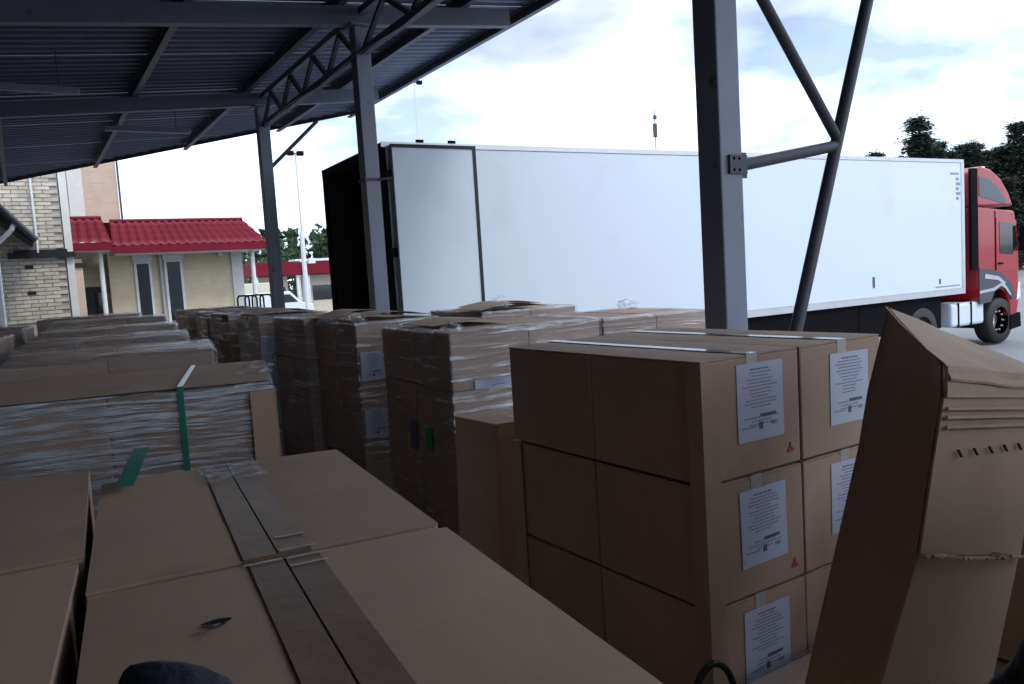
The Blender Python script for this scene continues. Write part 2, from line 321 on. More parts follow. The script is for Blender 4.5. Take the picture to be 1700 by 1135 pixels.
m = MB(); m.path([(3.2, 3.2+k*.6, zr(3.3)-.66-.05*math.sin(k*math.pi/4)**2) for k in range(15)], .010, 6); cchild(m, 'cable', STEEL_DK)
for (bx_, by_) in ((3.30, 3.02), (3.34, 3.02)):
    for bz in (2.71, 2.77): m = MB(); m.tube((bx_, by_, bz), (bx_, by_+.016, bz), .010, n=6); cchild(m, 'bolt', STEEL)
# unseen dark walls added on the left to keep light off the cartons
w = tag(empty('light_block', (-4.2, 4, 0)), 'unseen dark walls added to block light from the left', 'building')
m = MB(); m.box((-.35, -18, 0), (1.5, 14, 4.6)); m.build('wall', DARKWALL, w)
m = MB(); m.box((1.502, -7.9, 0), (4.6, -7.6, 4.6)); m.build('light_block_end', DARKWALL, w)  # unseen cross wall added to cut light coming from behind

# ================================================================== TRAILER AND TRUCK
TYAW = -.026
tr = tag(empty('box_trailer', (4.15, 9.72, 0), TYAW), 'long white box semi-trailer with its rear open, behind the canopy posts', 'trailer')
L_, W_, Z0, Z1 = 12.94, 2.55, 1.25, 4.02
m = MB()
m.rbox((.06, 0, Z0+.10), (L_-.05, .06, Z1-.06), .006); m.build('side_panel', TRAILER, tr)
m = MB(); m.rbox((.06, W_-.06, Z0+.10), (L_-.05, W_, Z1-.06), .006); m.build('side_panel', TRAILER, tr)
m = MB(); m.rbox((L_-.05, .0, Z0), (L_, W_, Z1), .02); m.build('front_panel', TRAILER, tr)
m = MB(); m.box((.03, .002, Z1-.058), (L_-.052, W_-.002, Z1-.008)); m.build('roof_panel', TRAILER, tr)
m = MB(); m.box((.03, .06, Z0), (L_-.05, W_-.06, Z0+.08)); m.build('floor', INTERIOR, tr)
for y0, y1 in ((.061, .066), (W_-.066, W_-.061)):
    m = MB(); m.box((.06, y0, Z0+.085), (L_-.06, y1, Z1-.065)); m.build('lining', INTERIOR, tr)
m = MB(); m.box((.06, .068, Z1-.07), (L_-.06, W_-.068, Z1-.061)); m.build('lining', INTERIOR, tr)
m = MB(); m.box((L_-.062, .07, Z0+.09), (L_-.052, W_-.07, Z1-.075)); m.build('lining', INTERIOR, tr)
m = MB(); m.box((0, -.012, Z0-.02), (L_, .055, Z0+.098)); m.build('bottom_rail', ALU, tr)
m = MB(); m.box((0, W_-.055, Z0-.02), (L_, W_+.012, Z0+.098)); m.build('bottom_rail', ALU, tr)
m = MB(); m.box((0, -.010, Z1-.055), (L_, .0, Z1+.012)); m.build('top_rail', ALU, tr)
m = MB(); m.box((0, W_, Z1-.055), (L_, W_+.01, Z1+.012)); m.build('top_rail', ALU, tr)
m = MB(); m.box((L_-.10, -.012, Z0+.1), (L_+.004, -.001, Z1-.057)); m.build('corner_trim', ALU, tr)
m = MB(); m.box((0, -.004, Z0+.10), (.058, .07, Z1-.06)); m.box((0, W_-.07, Z0+.1), (.058, W_+.004, Z1-.06)); m.box((-.004, 0, Z1-.10), (.028, W_, Z1-.0)); m.box((-.004, 0, Z0-.1), (.028, W_, Z0+.06)); m.build('rear_frame', CHASSIS, tr)
dr = MB(); dr.rbox((.09, -.10, Z0+.05), (1.29, -.035, Z1-.03), .008); dr = dr.build('rear_door', TRAILER, tr); dr['label'] = 'white rear door folded back against the trailer side'
m = MB()
for a, b in (((.085, -.112, Z1-.075), (1.32, -.101, Z1-.03)), ((1.275, -.112, Z0+.05), (1.32, -.101, Z1-.0751)), ((.085, -.112, Z0+.05), (.105, -.101, Z1-.0751))): m.box(a, b)
m.build('door_seal', RUBBER, dr)
for z in (1.7, 2.6, 3.6):
    m = MB(); m.box((-.01, -.09, z-.06), (.12, -.004, z+.06)); m.build('hinge', CHASSIS, dr)
d2 = MB(); d2.rbox((.09, W_+.035, Z0+.05), (1.29, W_+.10, Z1-.03), .008); d2.build('rear_door', DOORM, tr)
for x in (.55, 1.02):                # small roof marker lamps
    m = MB(); m.box((x-.05, -.02, Z1+.013), (x+.05, .02, Z1+.05)); m.build('marker_lamp', CHASSIS, tr)
m = MB(); m.box((.3, .5, .98), (L_-.2, .62, 1.228)); m.box((.3, W_-.62, .98), (L_-.2, W_-.5, 1.228))
for i in range(12): m.box((.6+i*1.05, .1, 1.13), (.7+i*1.05, W_-.1, 1.229))
m.build('chassis_frame', CHASSIS, tr)
m = MB(); m.box((5.6, .06, .55), (9.5, .09, 1.22)); m.build('side_guard', CHASSIS, tr)
m = MB(); m.box((9.55, .08, .55), (12.2, .62, 1.2)); m.build('tool_box', CHASSIS, tr)
m = MB(); m.box((10.75, .3, .1), (10.9, .45, 1.2)); m.box((10.65, .25, .04), (11.0, .5, .1)); m.build('landing_leg', CHASSIS, tr)
m = MB(); m.box((10.75, W_-.45, .1), (10.9, W_-.3, 1.2)); m.box((10.65, W_-.5, .04), (11.0, W_-.25, .1)); m.build('landing_leg', CHASSIS, tr)
def wheel(parent, x, y, r=.51, w=.34, side=-1):
    me = MB(); n = 32; prof = [(r*.60, w/2-.02), (r*.66, w/2), (r*.94, w/2), (r, w/2-.05), (r, -w/2+.05), (r*.94, -w/2), (r*.60, -w/2)]
    vs = [(q*math.cos(2*math.pi*i/n), t, q*math.sin(2*math.pi*i/n)) for i in range(n) for (q, t) in prof]
    K = len(prof); fs = [(i*K+j, i*K+j+1, ((i+1) % n)*K+j+1, ((i+1) % n)*K+j) for i in range(n) for j in range(K-1)]
    me.add(vs, fs, True); o = me.build('wheel', RUBBER, parent); o.location = (x, y, r+.02)
    me = MB(); prof = [(r*.62, w/2-.015), (r*.58, w/2-.06), (r*.50, w/2-.11), (r*.30, w/2-.09), (r*.28, w/2-.01), (r*.12, w/2), (0.001, w/2)]
    prof = [(a, b*(-side)*-1) for a, b in prof]
    vs = [(q*math.cos(2*math.pi*i/n), t*side, q*math.sin(2*math.pi*i/n)) for i in range(n) for (q, t) in prof]; K = len(prof)
    fs = [(i*K+j, i*K+j+1, ((i+1) % n)*K+j+1, ((i+1) % n)*K+j) for i in range(n) for j in range(K-1)]
    me.add(vs, fs, True)
    for i in range(10):
        t = 2*math.pi*i/10; c = (r*.42*math.cos(t), side*(w/2-.10), r*.42*math.sin(t)); me.tube(c, (c[0], side*(w/2-.06), c[2]), .022, n=6)
    me.build('rim', ALU, o); return o
for x in (1.9, 3.2, 4.5):
    wheel(tr, x, .22, .50, .36, -1); wheel(tr, x, W_-.22, .50, .36, 1)
# small plates and stickers on the side
for (x, z, w_, h_, mm) in ((9.9, 1.64, .07, .20, INK), (9.9, 1.56, .05, .07, LAMPO), (12.05, 1.53, .06, .10, INK), (12.62, 3.74, .30, .035, INK_SOFT)):
    m = MB(); m.box((x-w_/2, -.006, z-h_/2), (x+w_/2, .0, z+h_/2)); m.build('side_marker', mm, tr)
m = MB()
for i in range(5): m.box((12.66, -.005, 3.60-i*.10), (12.76+.05*(i % 2), .0, 3.66-i*.10))
m.build('approval_mark', INK_SOFT, tr)
m = MB(); m.box((11.9, -.005, 1.405), (12.75, .0, 1.43)); m.build('side_marker', INK_SOFT, tr)

tk = tag(empty('tractor_truck', (4.15+13.45*math.cos(TYAW), 9.74+13.45*math.sin(TYAW), 0), TYAW), 'red lorry cab with grey side fairing coupled to the white trailer', 'truck')
# cab in its own coordinates: x forward 0..2.05, y across 0..2.5
side = [(.05, 1.02), (.05, 3.05), (1.88, 2.95), (2.02, 2.35), (2.08, 1.62), (2.10, .95), (1.98, .62), (1.62, .60), (1.58, .95), (1.42, 1.16), (1.12, 1.24), (.82, 1.16), (.66, .98)]
m = MB(); m.extrude([(a, b) for a, b in side], 1, 0.0, 2.48)
cab = m.build('cab', TRUCKRED, tk)
bv = cab.modifiers.new('bevel', 'BEVEL'); bv.width = .05; bv.segments = 3; bv.limit_method = 'ANGLE'
roof = [(.04, 3.055), (.04, 3.80), (.30, 3.92), (.80, 3.86), (1.30, 3.66), (1.68, 3.36), (1.92, 3.06)]
m = MB(); m.extrude(roof, 1, .04, 2.44); sp = m.build('roof_spoiler', TRUCKRED, tk)
bv = sp.modifiers.new('bevel', 'BEVEL'); bv.width = .05; bv.segments = 3; bv.limit_method = 'ANGLE'
m = MB(); m.extrude([(.20, 3.28), (.20, 3.70), (.62, 3.66), (1.12, 3.46), (1.55, 3.16), (1.48, 3.10)], 1, .030, .042); m.build('spoiler_window', GLASS_ROOF, sp)
m = MB(); m.box((-.28, -.01, 1.7), (.03, .05, 3.86)); m.build('side_deflector', CHASSIS, tk)
m = MB(); m.box((.03, -.014, 1.75), (.16, .0, 3.02)); m.build('rear_corner_panel', TRUCKRED, tk)
dd = MB(); dd.extrude([(.92, 1.62), (.92, 2.80), (1.93, 2.74), (2.02, 2.2), (2.05, 1.62)], 1, -.012, -.0005); dd = dd.build('door', TRUCKRED, tk)
m = MB(); m.extrude([(1.08, 2.02), (1.05, 2.72), (1.84, 2.66), (1.97, 2.18), (1.72, 1.98)], 1, -.020, -.0125); m.build('window', GLASS, dd)
m = MB(); m.box((1.0, -.04, 1.78), (1.2, -.0125, 1.82)); m.build('handle', CHASSIS, dd)
m = MB(); m.box((.86, -.006, 1.62), (.90, .0, 2.95)); m.build('door_gap', CHASSIS, tk)
m = MB(); m.extrude([(.05, .95), (.05, 1.72), (.60, 1.70), (1.20, 1.58), (1.62, 1.36), (1.90, 1.02), (1.66, .98), (1.46, 1.20), (1.12, 1.29), (.80, 1.20), (.60, .98)], 1, -.020, -.0005); fr = m.build('side_fairing', TRUCKGREY, tk)
m = MB(); m.extrude([(.05, 1.18), (.05, 1.24), (.75, 1.28), (1.12, 1.37), (1.36, 1.30), (1.62, 1.10), (1.56, 1.07), (1.32, 1.24), (1.12, 1.31), (.78, 1.215)], 1, -.026, -.0205); m.build('stripe', TRUCKSILVER, fr)
m = MB(); m.extrude([(.30, 1.50), (.32, 1.60), (1.0, 1.52), (1.35, 1.36), (1.28, 1.32), (.95, 1.44)], 1, -.026, -.0205); m.build('stripe', TRUCKSILVER, fr)
m = MB(); m.extrude([(1.95, .95), (2.14, 1.0), (2.14, 1.34), (2.04, 1.36)], 1, -.008, .35); m.build('headlight', LAMPW, tk)
m = MB(); m.extrude([(1.95, .95), (2.14, 1.0), (2.14, 1.34), (2.04, 1.36)], 1, 2.13, 2.49); m.build('headlight', LAMPW, tk)
m = MB(); m.extrude([(1.64, .30), (1.64, .62), (2.14, .66), (2.18, .34)], 1, -.004, 2.484); m.build('bumper', CHASSIS, tk)
m = MB(); m.extrude([(1.99, 2.30), (2.05, 1.75), (2.12, 1.75), (1.99, 2.86), (1.93, 2.86)], 1, .12, 2.36); m.build('windscreen', GLASS, tk)
for y, s in ((-.05, -1), (2.53, 1)):
    m = MB(); m.rbox((2.02, y-.10 if s < 0 else y-.02, 2.05), (2.14, y+.02 if s < 0 else y+.10, 2.62), .03); m.box((1.95, min(y, y-s*.06), 2.58), (2.06, max(y, y-s*.06), 2.62)); m.build('mirror', CHASSIS, tk)
m = MB(); m.rbox((-1.15, .04, .52), (.40, .60, 1.02), .06); tkk = m.build('fuel_tank', TRAILER, tk)
for x in (-.85, -.25):
    m = MB(); m.box((x-.03, .028, .50), (x+.03, .05, 1.03)); m.build('tank_strap', CHASSIS, tkk)
m = MB(); m.box((-3.4, .75, .75), (1.9, .9, 1.0)); m.box((-3.4, 1.6, .75), (1.9, 1.75, 1.0)); m.box((-.3, .2, .9), (.4, 2.3, 1.02)); m.build('frame', CHASSIS, tk)
m = MB(); m.rbox((-2.7, .7, 1.0), (-1.5, 1.8, 1.15), .03); m.build('fifth_wheel', CHASSIS, tk)
m = MB()
for i in range(10):
    a0, a1 = math.pi*i/10, math.pi*(i+1)/10
    m.prism((1.12+.60*math.cos(a0), .18, .53+.60*math.sin(a0)), (1.12+.60*math.cos(a1), .18, .53+.60*math.sin(a1)), rect(.34, .02), up=(0, 1, 0))
m.build('mudguard', CHASSIS, tk)
wheel(tk, 1.12, .19, .51, .34, -1); wheel(tk, 1.12, 2.29, .51, .34, 1); wheel(tk, -2.3, .3, .51, .5, -1); wheel(tk, -2.3, 2.2, .51, .5, 1)
m = MB(); m.rbox((.9, .25, 3.86), (1.0, .40, 3.95), .015); m.build('roof_lamp', LAMPW, sp)

for ch in tk.children:
    if ch.name.startswith('wheel'): ch.location.x *= .82
    else: ch.scale.x = .78
# ================================================================== BUILDINGS
# brick block at the far left
bb = tag(empty('brick_building', (-2.500, 22.500, -0.558)), 'pale brick building with white corner at the left edge of the picture', 'building')
m = MB(); m.box((-4, .0, 0), (2.86, 5, 6.8)); wl_ = m.build('wall', BRICKW, bb)
brick_me = MB(); brick_me.rbox((0, -.022, 0), (.25, 0, .064), .004); brick_me = brick_me.mesh('brick', BRICK)
mo = MB(); mo.box((1.4, -.006, 1.5), (2.85, -.0005, 5.0)); mo.build('mortar_bed', MORTAR, wl_)
r_ = 0; z = 1.86
while z < 4.86:
    x = 1.42+(.13 if r_ % 2 else 0)
    while x < 2.60:
        o = inst('brick', brick_me, wl_, (x+random.uniform(-.003, .003), -.006-random.random()*.004, z))
        x += .26
    z += .075; r_ += 1
m = MB(); m.box((2.87, -.05, 0), (3.0, .5, 6.8)); m.build('corner_pilaster', WHITEPL, bb)
m = MB(); m.box((1.9, -.16, 3.10), (3.02, -.0505, 3.20)); m.box((2.0, -.1, 3.2), (2.9, -.0505, 3.26)); m.build('cornice', TRIMDK, bb)
for z in (2.40, 2.90):
    m = MB(); m.box((2.16, -.045, z), (2.30, -.028, z+.07)); m.build('wall_vent', TRIMDK, bb)
m = MB(); m.path([(2.40, -.09, 3.2), (2.40, -.09, 4.9)], .022); m.build('cable_pipe', PVC, bb)
m = MB(); m.box((2.2, -.06, 3.36), (2.36, -.028, 3.66)); m.build('meter_cabinet', TRUCKSILVER, bb)
# low dark eave with gutter in front of it
ev = tag(empty('porch_roof', (-2.010, 21.306, -0.759)), 'dark porch eave with gutter and white downpipe at left edge', 'porch roof')
m = MB(); m.extrude([(-1.6, 4.05), (.95, 4.05), (1.35, 3.96), (1.85, 3.36), (1.80, 3.24), (1.25, 3.7), (-1.6, 3.7)], 1, -.25, .9); m.build('eave', TRIMDK, ev)
m = MB(); m.tube((1.33, -.35, 3.9), (1.85, -.35, 3.28), .05); m.build('gutter', STEEL_DK, ev)
m = MB(); m.path([(1.55, -.31, 3.55), (1.50, -.33, 3.45), (1.26, -.33, 3.22), (1.25, -.33, 0)], .04, 10); m.build('downpipe', PVC, ev)
m = MB(); m.box((-1.6, .0, 0), (-1.3, .6, 3.7)); m.build('pier', BRICKW, ev)
# tall pink block behind
pb = tag(empty('tower_block', (0.000, 32.500, -0.558)), 'tall plain pinkish brick block behind the red roofs', 'building')
m = MB(); m.box((-3, 0, 0), (2.76, 6, 8.5)); m.build('wall', BRICKP, pb)
m = MB(); m.box((1.48, -.03, 0), (1.86, -.002, 8.5)); m.build('pilaster', WHITEPL, pb)
m = MB(); m.path([(2.80, -.03, 3.5), (2.80, -.03, 6.6)], .03); m.build('downpipe', TRUCKGREY, pb)
m = MB()
for z in (4.05, 4.5): m.tube((2.7, -.05, z), (3.7, -.05, z+.02), .018)
for x in (2.85, 3.25, 3.65): m.tube((x, -.05, 3.6), (x, -.05, 4.52), .018)
m.build('roof_railing', TRUCKGREY, pb)
# annex with red metal-tile roofs
an = tag(empty('annex', (4.125, 27.500, -0.558)), 'yellow brick annex with red metal tile roof and two windows', 'building')
AX = -3.3
m = MB(); m.box((1.95+AX, 0, 0), (5.02+AX, 3.5, 3.5)); m.build('wall', BRICKY, an)
m = MB(); m.box((.9+AX, .5, 0), (1.945+AX, 3.5, 3.5)); m.build('entrance_wall', BRICKY, an)
m = MB(); m.box((1.42+AX, .46, 0), (1.9+AX, .495, 2.55)); dd = m.build('door', TRIMDK, an)
m = MB(); m.box((1.62+AX, .44, .3), (1.86+AX, .458, 2.4)); m.build('pane', GLASS, dd)
m = MB(); m.box((4.88+AX, -.04, 0), (5.16+AX, .4, 3.5)); m.build('corner_pilaster', WHITEPL, an)
m = MB(); m.rbox((.95+AX, -.95, 0), (1.33+AX, -.5, 3.2), .01); m.build('porch_pier', BRICKP, an)
m = MB(); m.box((.9+AX, -1.0, 3.0), (1.40+AX, -.45, 3.10)); m.build('porch_capital', TRIMDK, an)
for x in (1.74, 5.27):
    m = MB(); m.tube((x+AX, -.7, 0), (x+AX, -.7, 3.36), .055, n=14); m.build('porch_column', PVC, an)
for (x0, x1, z0, z1) in ((2.52, 2.92, 1.55, 3.12), (3.22, 3.66, 1.45, 3.14)):
    m = MB(); t = .06
    for a, b in (((x0, z0), (x0+t, z1)), ((x1-t, z0), (x1, z1)), ((x0+t, z0), (x1-t, z0+t)), ((x0+t, z1-t), (x1-t, z1))): m.box((a[0]+AX, -.035, a[1]), (b[0]+AX, -.001, b[1]))
    wd = m.build('window', PVC, an)
    m = MB(); m.box((x0+t+AX, -.015, z0+t), (x1-t+AX, -.001, z1-t)); m.build('pane', GLASS, wd)
    m = MB(); m.box((x0-.05+AX, -.10, z0-.05), (x1+.05+AX, -.036, z0-.005)); m.build('sill', TRIMDK, wd)
    m = MB(); m.box((x0-.03+AX, -.055, z1+.01), (x1+.03+AX, -.001, z1+.15)); m.build('roller_box', PVC, wd)
m = MB(); m.path([(3.13+AX, -.06, 0), (3.13+AX, -.06, 3.4)], .035); m.build('downpipe', TRUCKSILVER, an)
m = MB(); m.box((4.55+AX, -.12, 3.18), (4.66+AX, -.001, 3.28)); m.build('camera_box', PVC, an)
def tile_sheet(name, parent, e0, e1, r0, r1, steps=4, waves=4):
    # eave line e0-e1, ridge line r0-r1
    m = MB(); vs = []; fs = []; nu = waves*6; rows = []
    e0, e1, r0, r1 = map(Vector, (e0, e1, r0, r1)); nrm = (e1-e0).cross(r0-e0).normalized()
    if nrm.z < 0: nrm = -nrm
    for s in range(steps):
        for q in (0.0, 1.0):
            t = (s+q)/steps; rows.append((t, .035*(1-q)))
    for t, h in rows:
        a, b = e0.lerp(r0, t), e1.lerp(r1, t)
        for i in range(nu+1):
            u = i/nu; vs.append(a.lerp(b, u)+nrm*(h+.022*math.sin(u*waves*2*math.pi)))
    K = nu+1
    for j in range(len(rows)-1):
        for i in range(nu): fs.append((j*K+i, j*K+i+1, (j+1)*K+i+1, (j+1)*K+i))
    m.add(vs, fs, True); return m.build(name, ROOFRED, parent)
def red_roof(x0, x1, xr0, xr1, ye, yr, ze, zr_, n):
    for k in range(n):
        f0, f1 = k/n, (k+1)/n
        tile_sheet('roof_sheet', an, (x0+(x1-x0)*f0+AX, ye, ze+.002*(k % 2)), (x0+(x1-x0)*f1+AX, ye, ze+.002*(k % 2)), (xr0+(xr1-xr0)*f0+AX, yr, zr_), (xr0+(xr1-xr0)*f1+AX, yr, zr_), 4, max(3, int((x1-x0)/n/.2)))
    m = MB(); m.tube((xr0+AX, yr, zr_+.02), (xr1+AX, yr, zr_+.02), .055, n=8); m.build('ridge_cap', ROOFRED, an)
    m = MB(); m.box((min(x0, xr0)+AX, ye-.03, ze-.16), (x1+AX, ye-.005, ze+.028)); m.build('fascia', ROOFRED, an)
    m = MB(); m.box((x0+.05+AX, ye, ze-.17), (x1-.05+AX, 0.3, ze-.12)); m.build('soffit', WHITEPL, an)
red_roof(.85, 1.98, 1.1, 2.02, -1.15, 1.4, 3.52, 4.32, 1)
red_roof(1.99, 5.62, 2.22, 5.62, -1.0, 1.5, 3.44, 4.24, 3)
m = MB(); m.add([(5.62+AX, -1.0, 3.44), (5.62+AX, 1.5, 4.24), (5.62+AX, 4, 3.44)], [(0, 1, 2)]); m.add([(5.60+AX, -1.0, 3.44), (5.60+AX, 1.5, 4.24), (5.60+AX, 4, 3.44)], [(0, 1, 2)]); m.build('gable', ROOFRED, an)
m = MB(); m.add([(2.0+AX, 1.52, 4.23), (5.6+AX, 1.52, 4.23), (5.6+AX, 4.2, 3.44), (2.0+AX, 4.2, 3.44), (2.0+AX, 1.52, 4.2), (5.6+AX, 1.52, 4.2), (5.6+AX, 4.2, 3.41), (2.0+AX, 4.2, 3.41)], [(0,1,2,3),(4,5,6,7)]); m.build('rear_slope', ROOFRED, an)

for o_, s_ in ((bb, 1.25), (ev, 1.34), (pb, 1.25), (an, 1.25)): o_.scale = (s_, s_, s_)
# far customs booths with red fascia
def booth(x, y, w, lab):
    o = tag(empty('customs_booth', (x, y, 0)), lab, 'booth', 'red-roofed booths across the yard')
    m = MB(); m.rbox((-w/2, -1.5, 3.15), (w/2, 2.5, 4.15), .03); m.build('red_fascia', ROOFRED, o)
    m = MB(); m.rbox((-w*.32, 0, 0), (w*.32, 2, 3.13), .03); m.build('cabin', CREAM, o)
    for xx in (-w*.44, w*.44):
        m = MB(); m.tube((xx, -1.2, 0), (xx, -1.2, 3.15), .12); m.build('column', PVC, o)
    m = MB(); m.box((-w*.26, -.03, 1.15), (w*.26, -.002, 2.3)); m.build('window', GLASS, o)
    return o
booth(16.2, 60, 3.4, 'cream booth with red fascia left of the white floodlight mast')
booth(20.4, 61, 3.6, 'cream booth with red fascia beside the trailer rear edge')
m = MB(); m.rbox((-2.2, 0, 0), (2.2, 2, 2.7), .05); lw = tag(m.build('cream_wall', CREAM), 'low cream wall seen between annex and canopy post', 'wall'); lw.location = (13.2, 58, 0)
m = MB(); m.rbox((-1.5, 0, 3.9), (1.6, 2, 4.55), .03); lw = tag(empty('white_canopy', (21.3, 66, 0)), 'white flat canopy behind the red booth roofs', 'canopy'); m.build('roof', PVC, lw)
m = MB(); m.tube((-1, 1, 0), (-1, 1, 3.9), .12); m.build('column', PVC, lw)
m = MB(); m.tube((1, 1, 0), (1, 1, 3.9), .12); m.build('column', PVC, lw)
# white van in front of the booths
vn = tag(empty('white_van', (15.1, 54, 0), .1), 'small white van parked across the yard before the booths', 'van')
m = MB(); m.extrude([(-2.2, .45), (-2.25, 1.9), (-2.0, 2.0), (.6, 2.0), (1.35, 1.25), (2.2, 1.05), (2.3, .45)], 1, 0, 1.8); b_ = m.build('body', CARWHITE, vn); bv = b_.modifiers.new('bevel', 'BEVEL'); bv.width = .08; bv.segments = 3
m = MB(); m.extrude([(-.2, 1.25), (-.2, 1.8), (.55, 1.8), (1.1, 1.25)], 1, -.012, -.001); m.build('window', GLASS, vn)
for x in (-1.4, 1.45):
    wheel(vn, x, .1, .33, .22, -1); wheel(vn, x, 1.7, .33, .22, 1)

# masts
def mast(x, y, h, hw, lab, fat=None):
    o = tag(empty('light_mast', (x, y, 0)), lab, 'mast', 'light masts in the yard')
    if fat:
        m = MB(); m.tube((0, 0, 0), (0, 0, fat), .12, .11, 14); m.build('mast_base', PVC, o)
        m = MB(); m.tube((0, 0, fat), (0, 0, h), .05, .04, 10); m.build('pole', ALU, o)
        m = MB(); m.box((.2, -.1, fat-1.6), (.55, .1, fat-1.35)); m.build('junction_box', PVC, o)
    else:
        m = MB(); m.tube((0, 0, 0), (0, 0, h), .07, .04, 10); m.build('pole', ALU, o)
    for s in (-1, 1):
        m = MB(); m.rbox((s*hw-.16, -.12, h-.1), (s*hw+.16, .12, h+.12), .02); m.build('lamp_head', CHASSIS, o)
    m = MB(); m.tube((-hw, 0, h), (hw, 0, h), .03); m.build('crossarm', CHASSIS, o)
mast(12.45, 40, 8.9, .25, 'white floodlight mast left of the trailer rear', fat=5.0)
mast(21.7, 45, 14.2, .35, 'thin light mast above the trailer door')
m_ = tag(empty('antenna_mast', (41.0, 45, 0)), 'thin dark antenna mast above the middle of the trailer', 'mast')
m = MB(); m.tube((0, 0, 0), (0, 0, 13.6), .06, .03); m.build('pole', STEEL_DK, m_)
m = MB(); m.rbox((-.14, -.1, 11.6), (.14, .1, 12.6), .03); m.rbox((-.1, -.08, 12.9), (.16, .08, 13.2), .03); m.build('antenna', STEEL_DK, m_)

# ================================================================== TREES
def clump(m, c, r, n, flat=.5):
    for _ in range(n):
        p = Vector((random.gauss(0, 1), random.gauss(0, 1), random.gauss(0, 1)*flat))*r*.45+Vector(c)
        a = random.uniform(0, math.tau); l = random.uniform(.09, .20)*(.6+r*.5); w = l*.4
        d = Vector((math.cos(a), math.sin(a), random.uniform(-.5, .5))); s = d.cross(Vector((random.uniform(-1, 1), random.uniform(-1, 1), 1))).normalized()
        m.add([p-d*l-s*w*.3, p+s*w, p+d*l, p-s*w], [(0, 1, 2, 3)])
def conifer(h, kind):
    tm, cm = MB(), MB()
    tm.tube((0, 0, 0), (0, 0, h*.97), .20, .02, 8)
    z = h*(.30 if kind == 'pine' else .12)
    while z < h*.985:
        f = (z-h*.1)/(h*.9); k = 5 if f < .8 else 4
        for i in range(k):
            a = random.uniform(0, math.tau)
            if kind == 'pine': ln = h*.17*(1-f**1.7)*random.uniform(.35, 1.35)+.2; dz = ln*random.uniform(.15, .5)
            else: ln = h*.21*(1-f)*random.uniform(.7, 1.15)+.15; dz = -ln*random.uniform(.05, .4)
            e = Vector((math.cos(a)*ln, math.sin(a)*ln, z+dz))
            tm.tube((0, 0, z), e, .04*(1-f)+.012, .008, 4, caps=False)
            q = max(2, int(ln/.55))
            for j in range(q):
                t = (j+1)/q
                clump(cm, Vector((0, 0, z)).lerp(e, t), .55+.35*ln/3*(1-abs(t-.6)), 64 if kind == 'pine' else 50, .5)
        z += h*random.uniform(.022, .04)
    clump(cm, (0, 0, h*.98), .35, 24, 1.6)
    return tm.mesh('trunk', BARK), cm.mesh('crown', NEEDLE)
pv = [conifer(11.5, 'pine'), conifer(10.5, 'spruce'), conifer(11.0, 'pine')]
spots = [(61.1, 37, 0, 1.08, 'tall pine rising beside the trailer front corner'), (64.8, 38, 2, .95, 'bushy pine just right of the tall pine by the trailer'),
         (68.6, 37, 0, .93, 'round-topped pine above the red cab'), (71.6, 36, 2, .95, 'broad pine right of the red cab roof'), (73.0, 35.5, 1, 1.18, 'pointed spruce at the right edge of the picture'),
         (54.0, 36, 1, .90, 'single treetop peeping over the trailer roof'), (74.1, 40, 2, .92, 'pine behind the gap between cab and right edge'), (66.9, 42, 1, .93, 'spruce standing behind the round-topped pine'),
         (79.1, 31.5, 0, .9, 'low-branched pine at the far right beyond the yard'), (63.1, 42, 1, .98, 'spruce filling the gap behind the two left pines'), (70.6, 43, 0, .95, 'rear pine above the cab, half hidden'), (77.6, 38, 2, .96, 'pine half hidden behind the edge spruce')]
back = ['behind the trailer corner', 'left of the cab roof', 'just above the cab roof', 'over the front of the cab', 'right of the cab', 'in the gap before the edge spruce', 'behind the edge spruce', 'cut off by the right edge', 'hidden beyond the right edge']
for k_, ra in enumerate((1.66, 1.715, 1.765, 1.815, 1.865, 1.915, 1.965, 2.02, 2.08)):
    yy = 45.5+1.5*math.sin(k_*2.3); spots.append((ra*yy, yy, (0, 2, 1)[k_ % 3], 1.12+.05*math.sin(k_*1.9), 'back-row conifer of the dark wood, '+back[k_]))
spots += [(69.5, 34.5, 1, .72, 'short young spruce just beyond the cab'), (71.6, 34.2, 2, .70, 'short bushy pine at the right edge of the yard')]
for i, (x, y, k, s, lab) in enumerate(spots):
    o = tag(empty('conifer', (x, y, 0), random.uniform(0, 6)), lab, 'tree', 'conifers beyond the yard'); o.scale = (s*1.15, s*1.15, s)
    inst('trunk', pv[k][0], o); inst('crown', pv[k][1], o)
# distant wood
fm = MB()
for i in range(300):
    x, y = random.uniform(-30, 190), random.uniform(118, 150); h = random.uniform(9.5, 12.2)
    for j in range(60):
        t = random.random()**.7; r = 2.3*(1.15-t); a = random.uniform(0, math.tau); q = math.sqrt(random.random())*r
        c = Vector((x+math.cos(a)*q, y+math.sin(a)*q, t*h+.5)); l = random.uniform(.5, 1.1)
        d = Vector((random.gauss(0, 1), random.gauss(0, 1), random.gauss(0, 1))).normalized()*l; s = Vector((random.gauss(0, 1), random.gauss(0, 1), random.gauss(0, 1))).normalized()*l*.7
        fm.add([c-d, c+s, c+d, c-s], [(0, 1, 2, 3)])
    fm.tube((x, y, 0), (x, y, h), .15, .05, 5, caps=False)
tag(fm.build('distant_wood', NEEDLE2), 'dark green wood behind the booths', 'wood', kind='stuff')

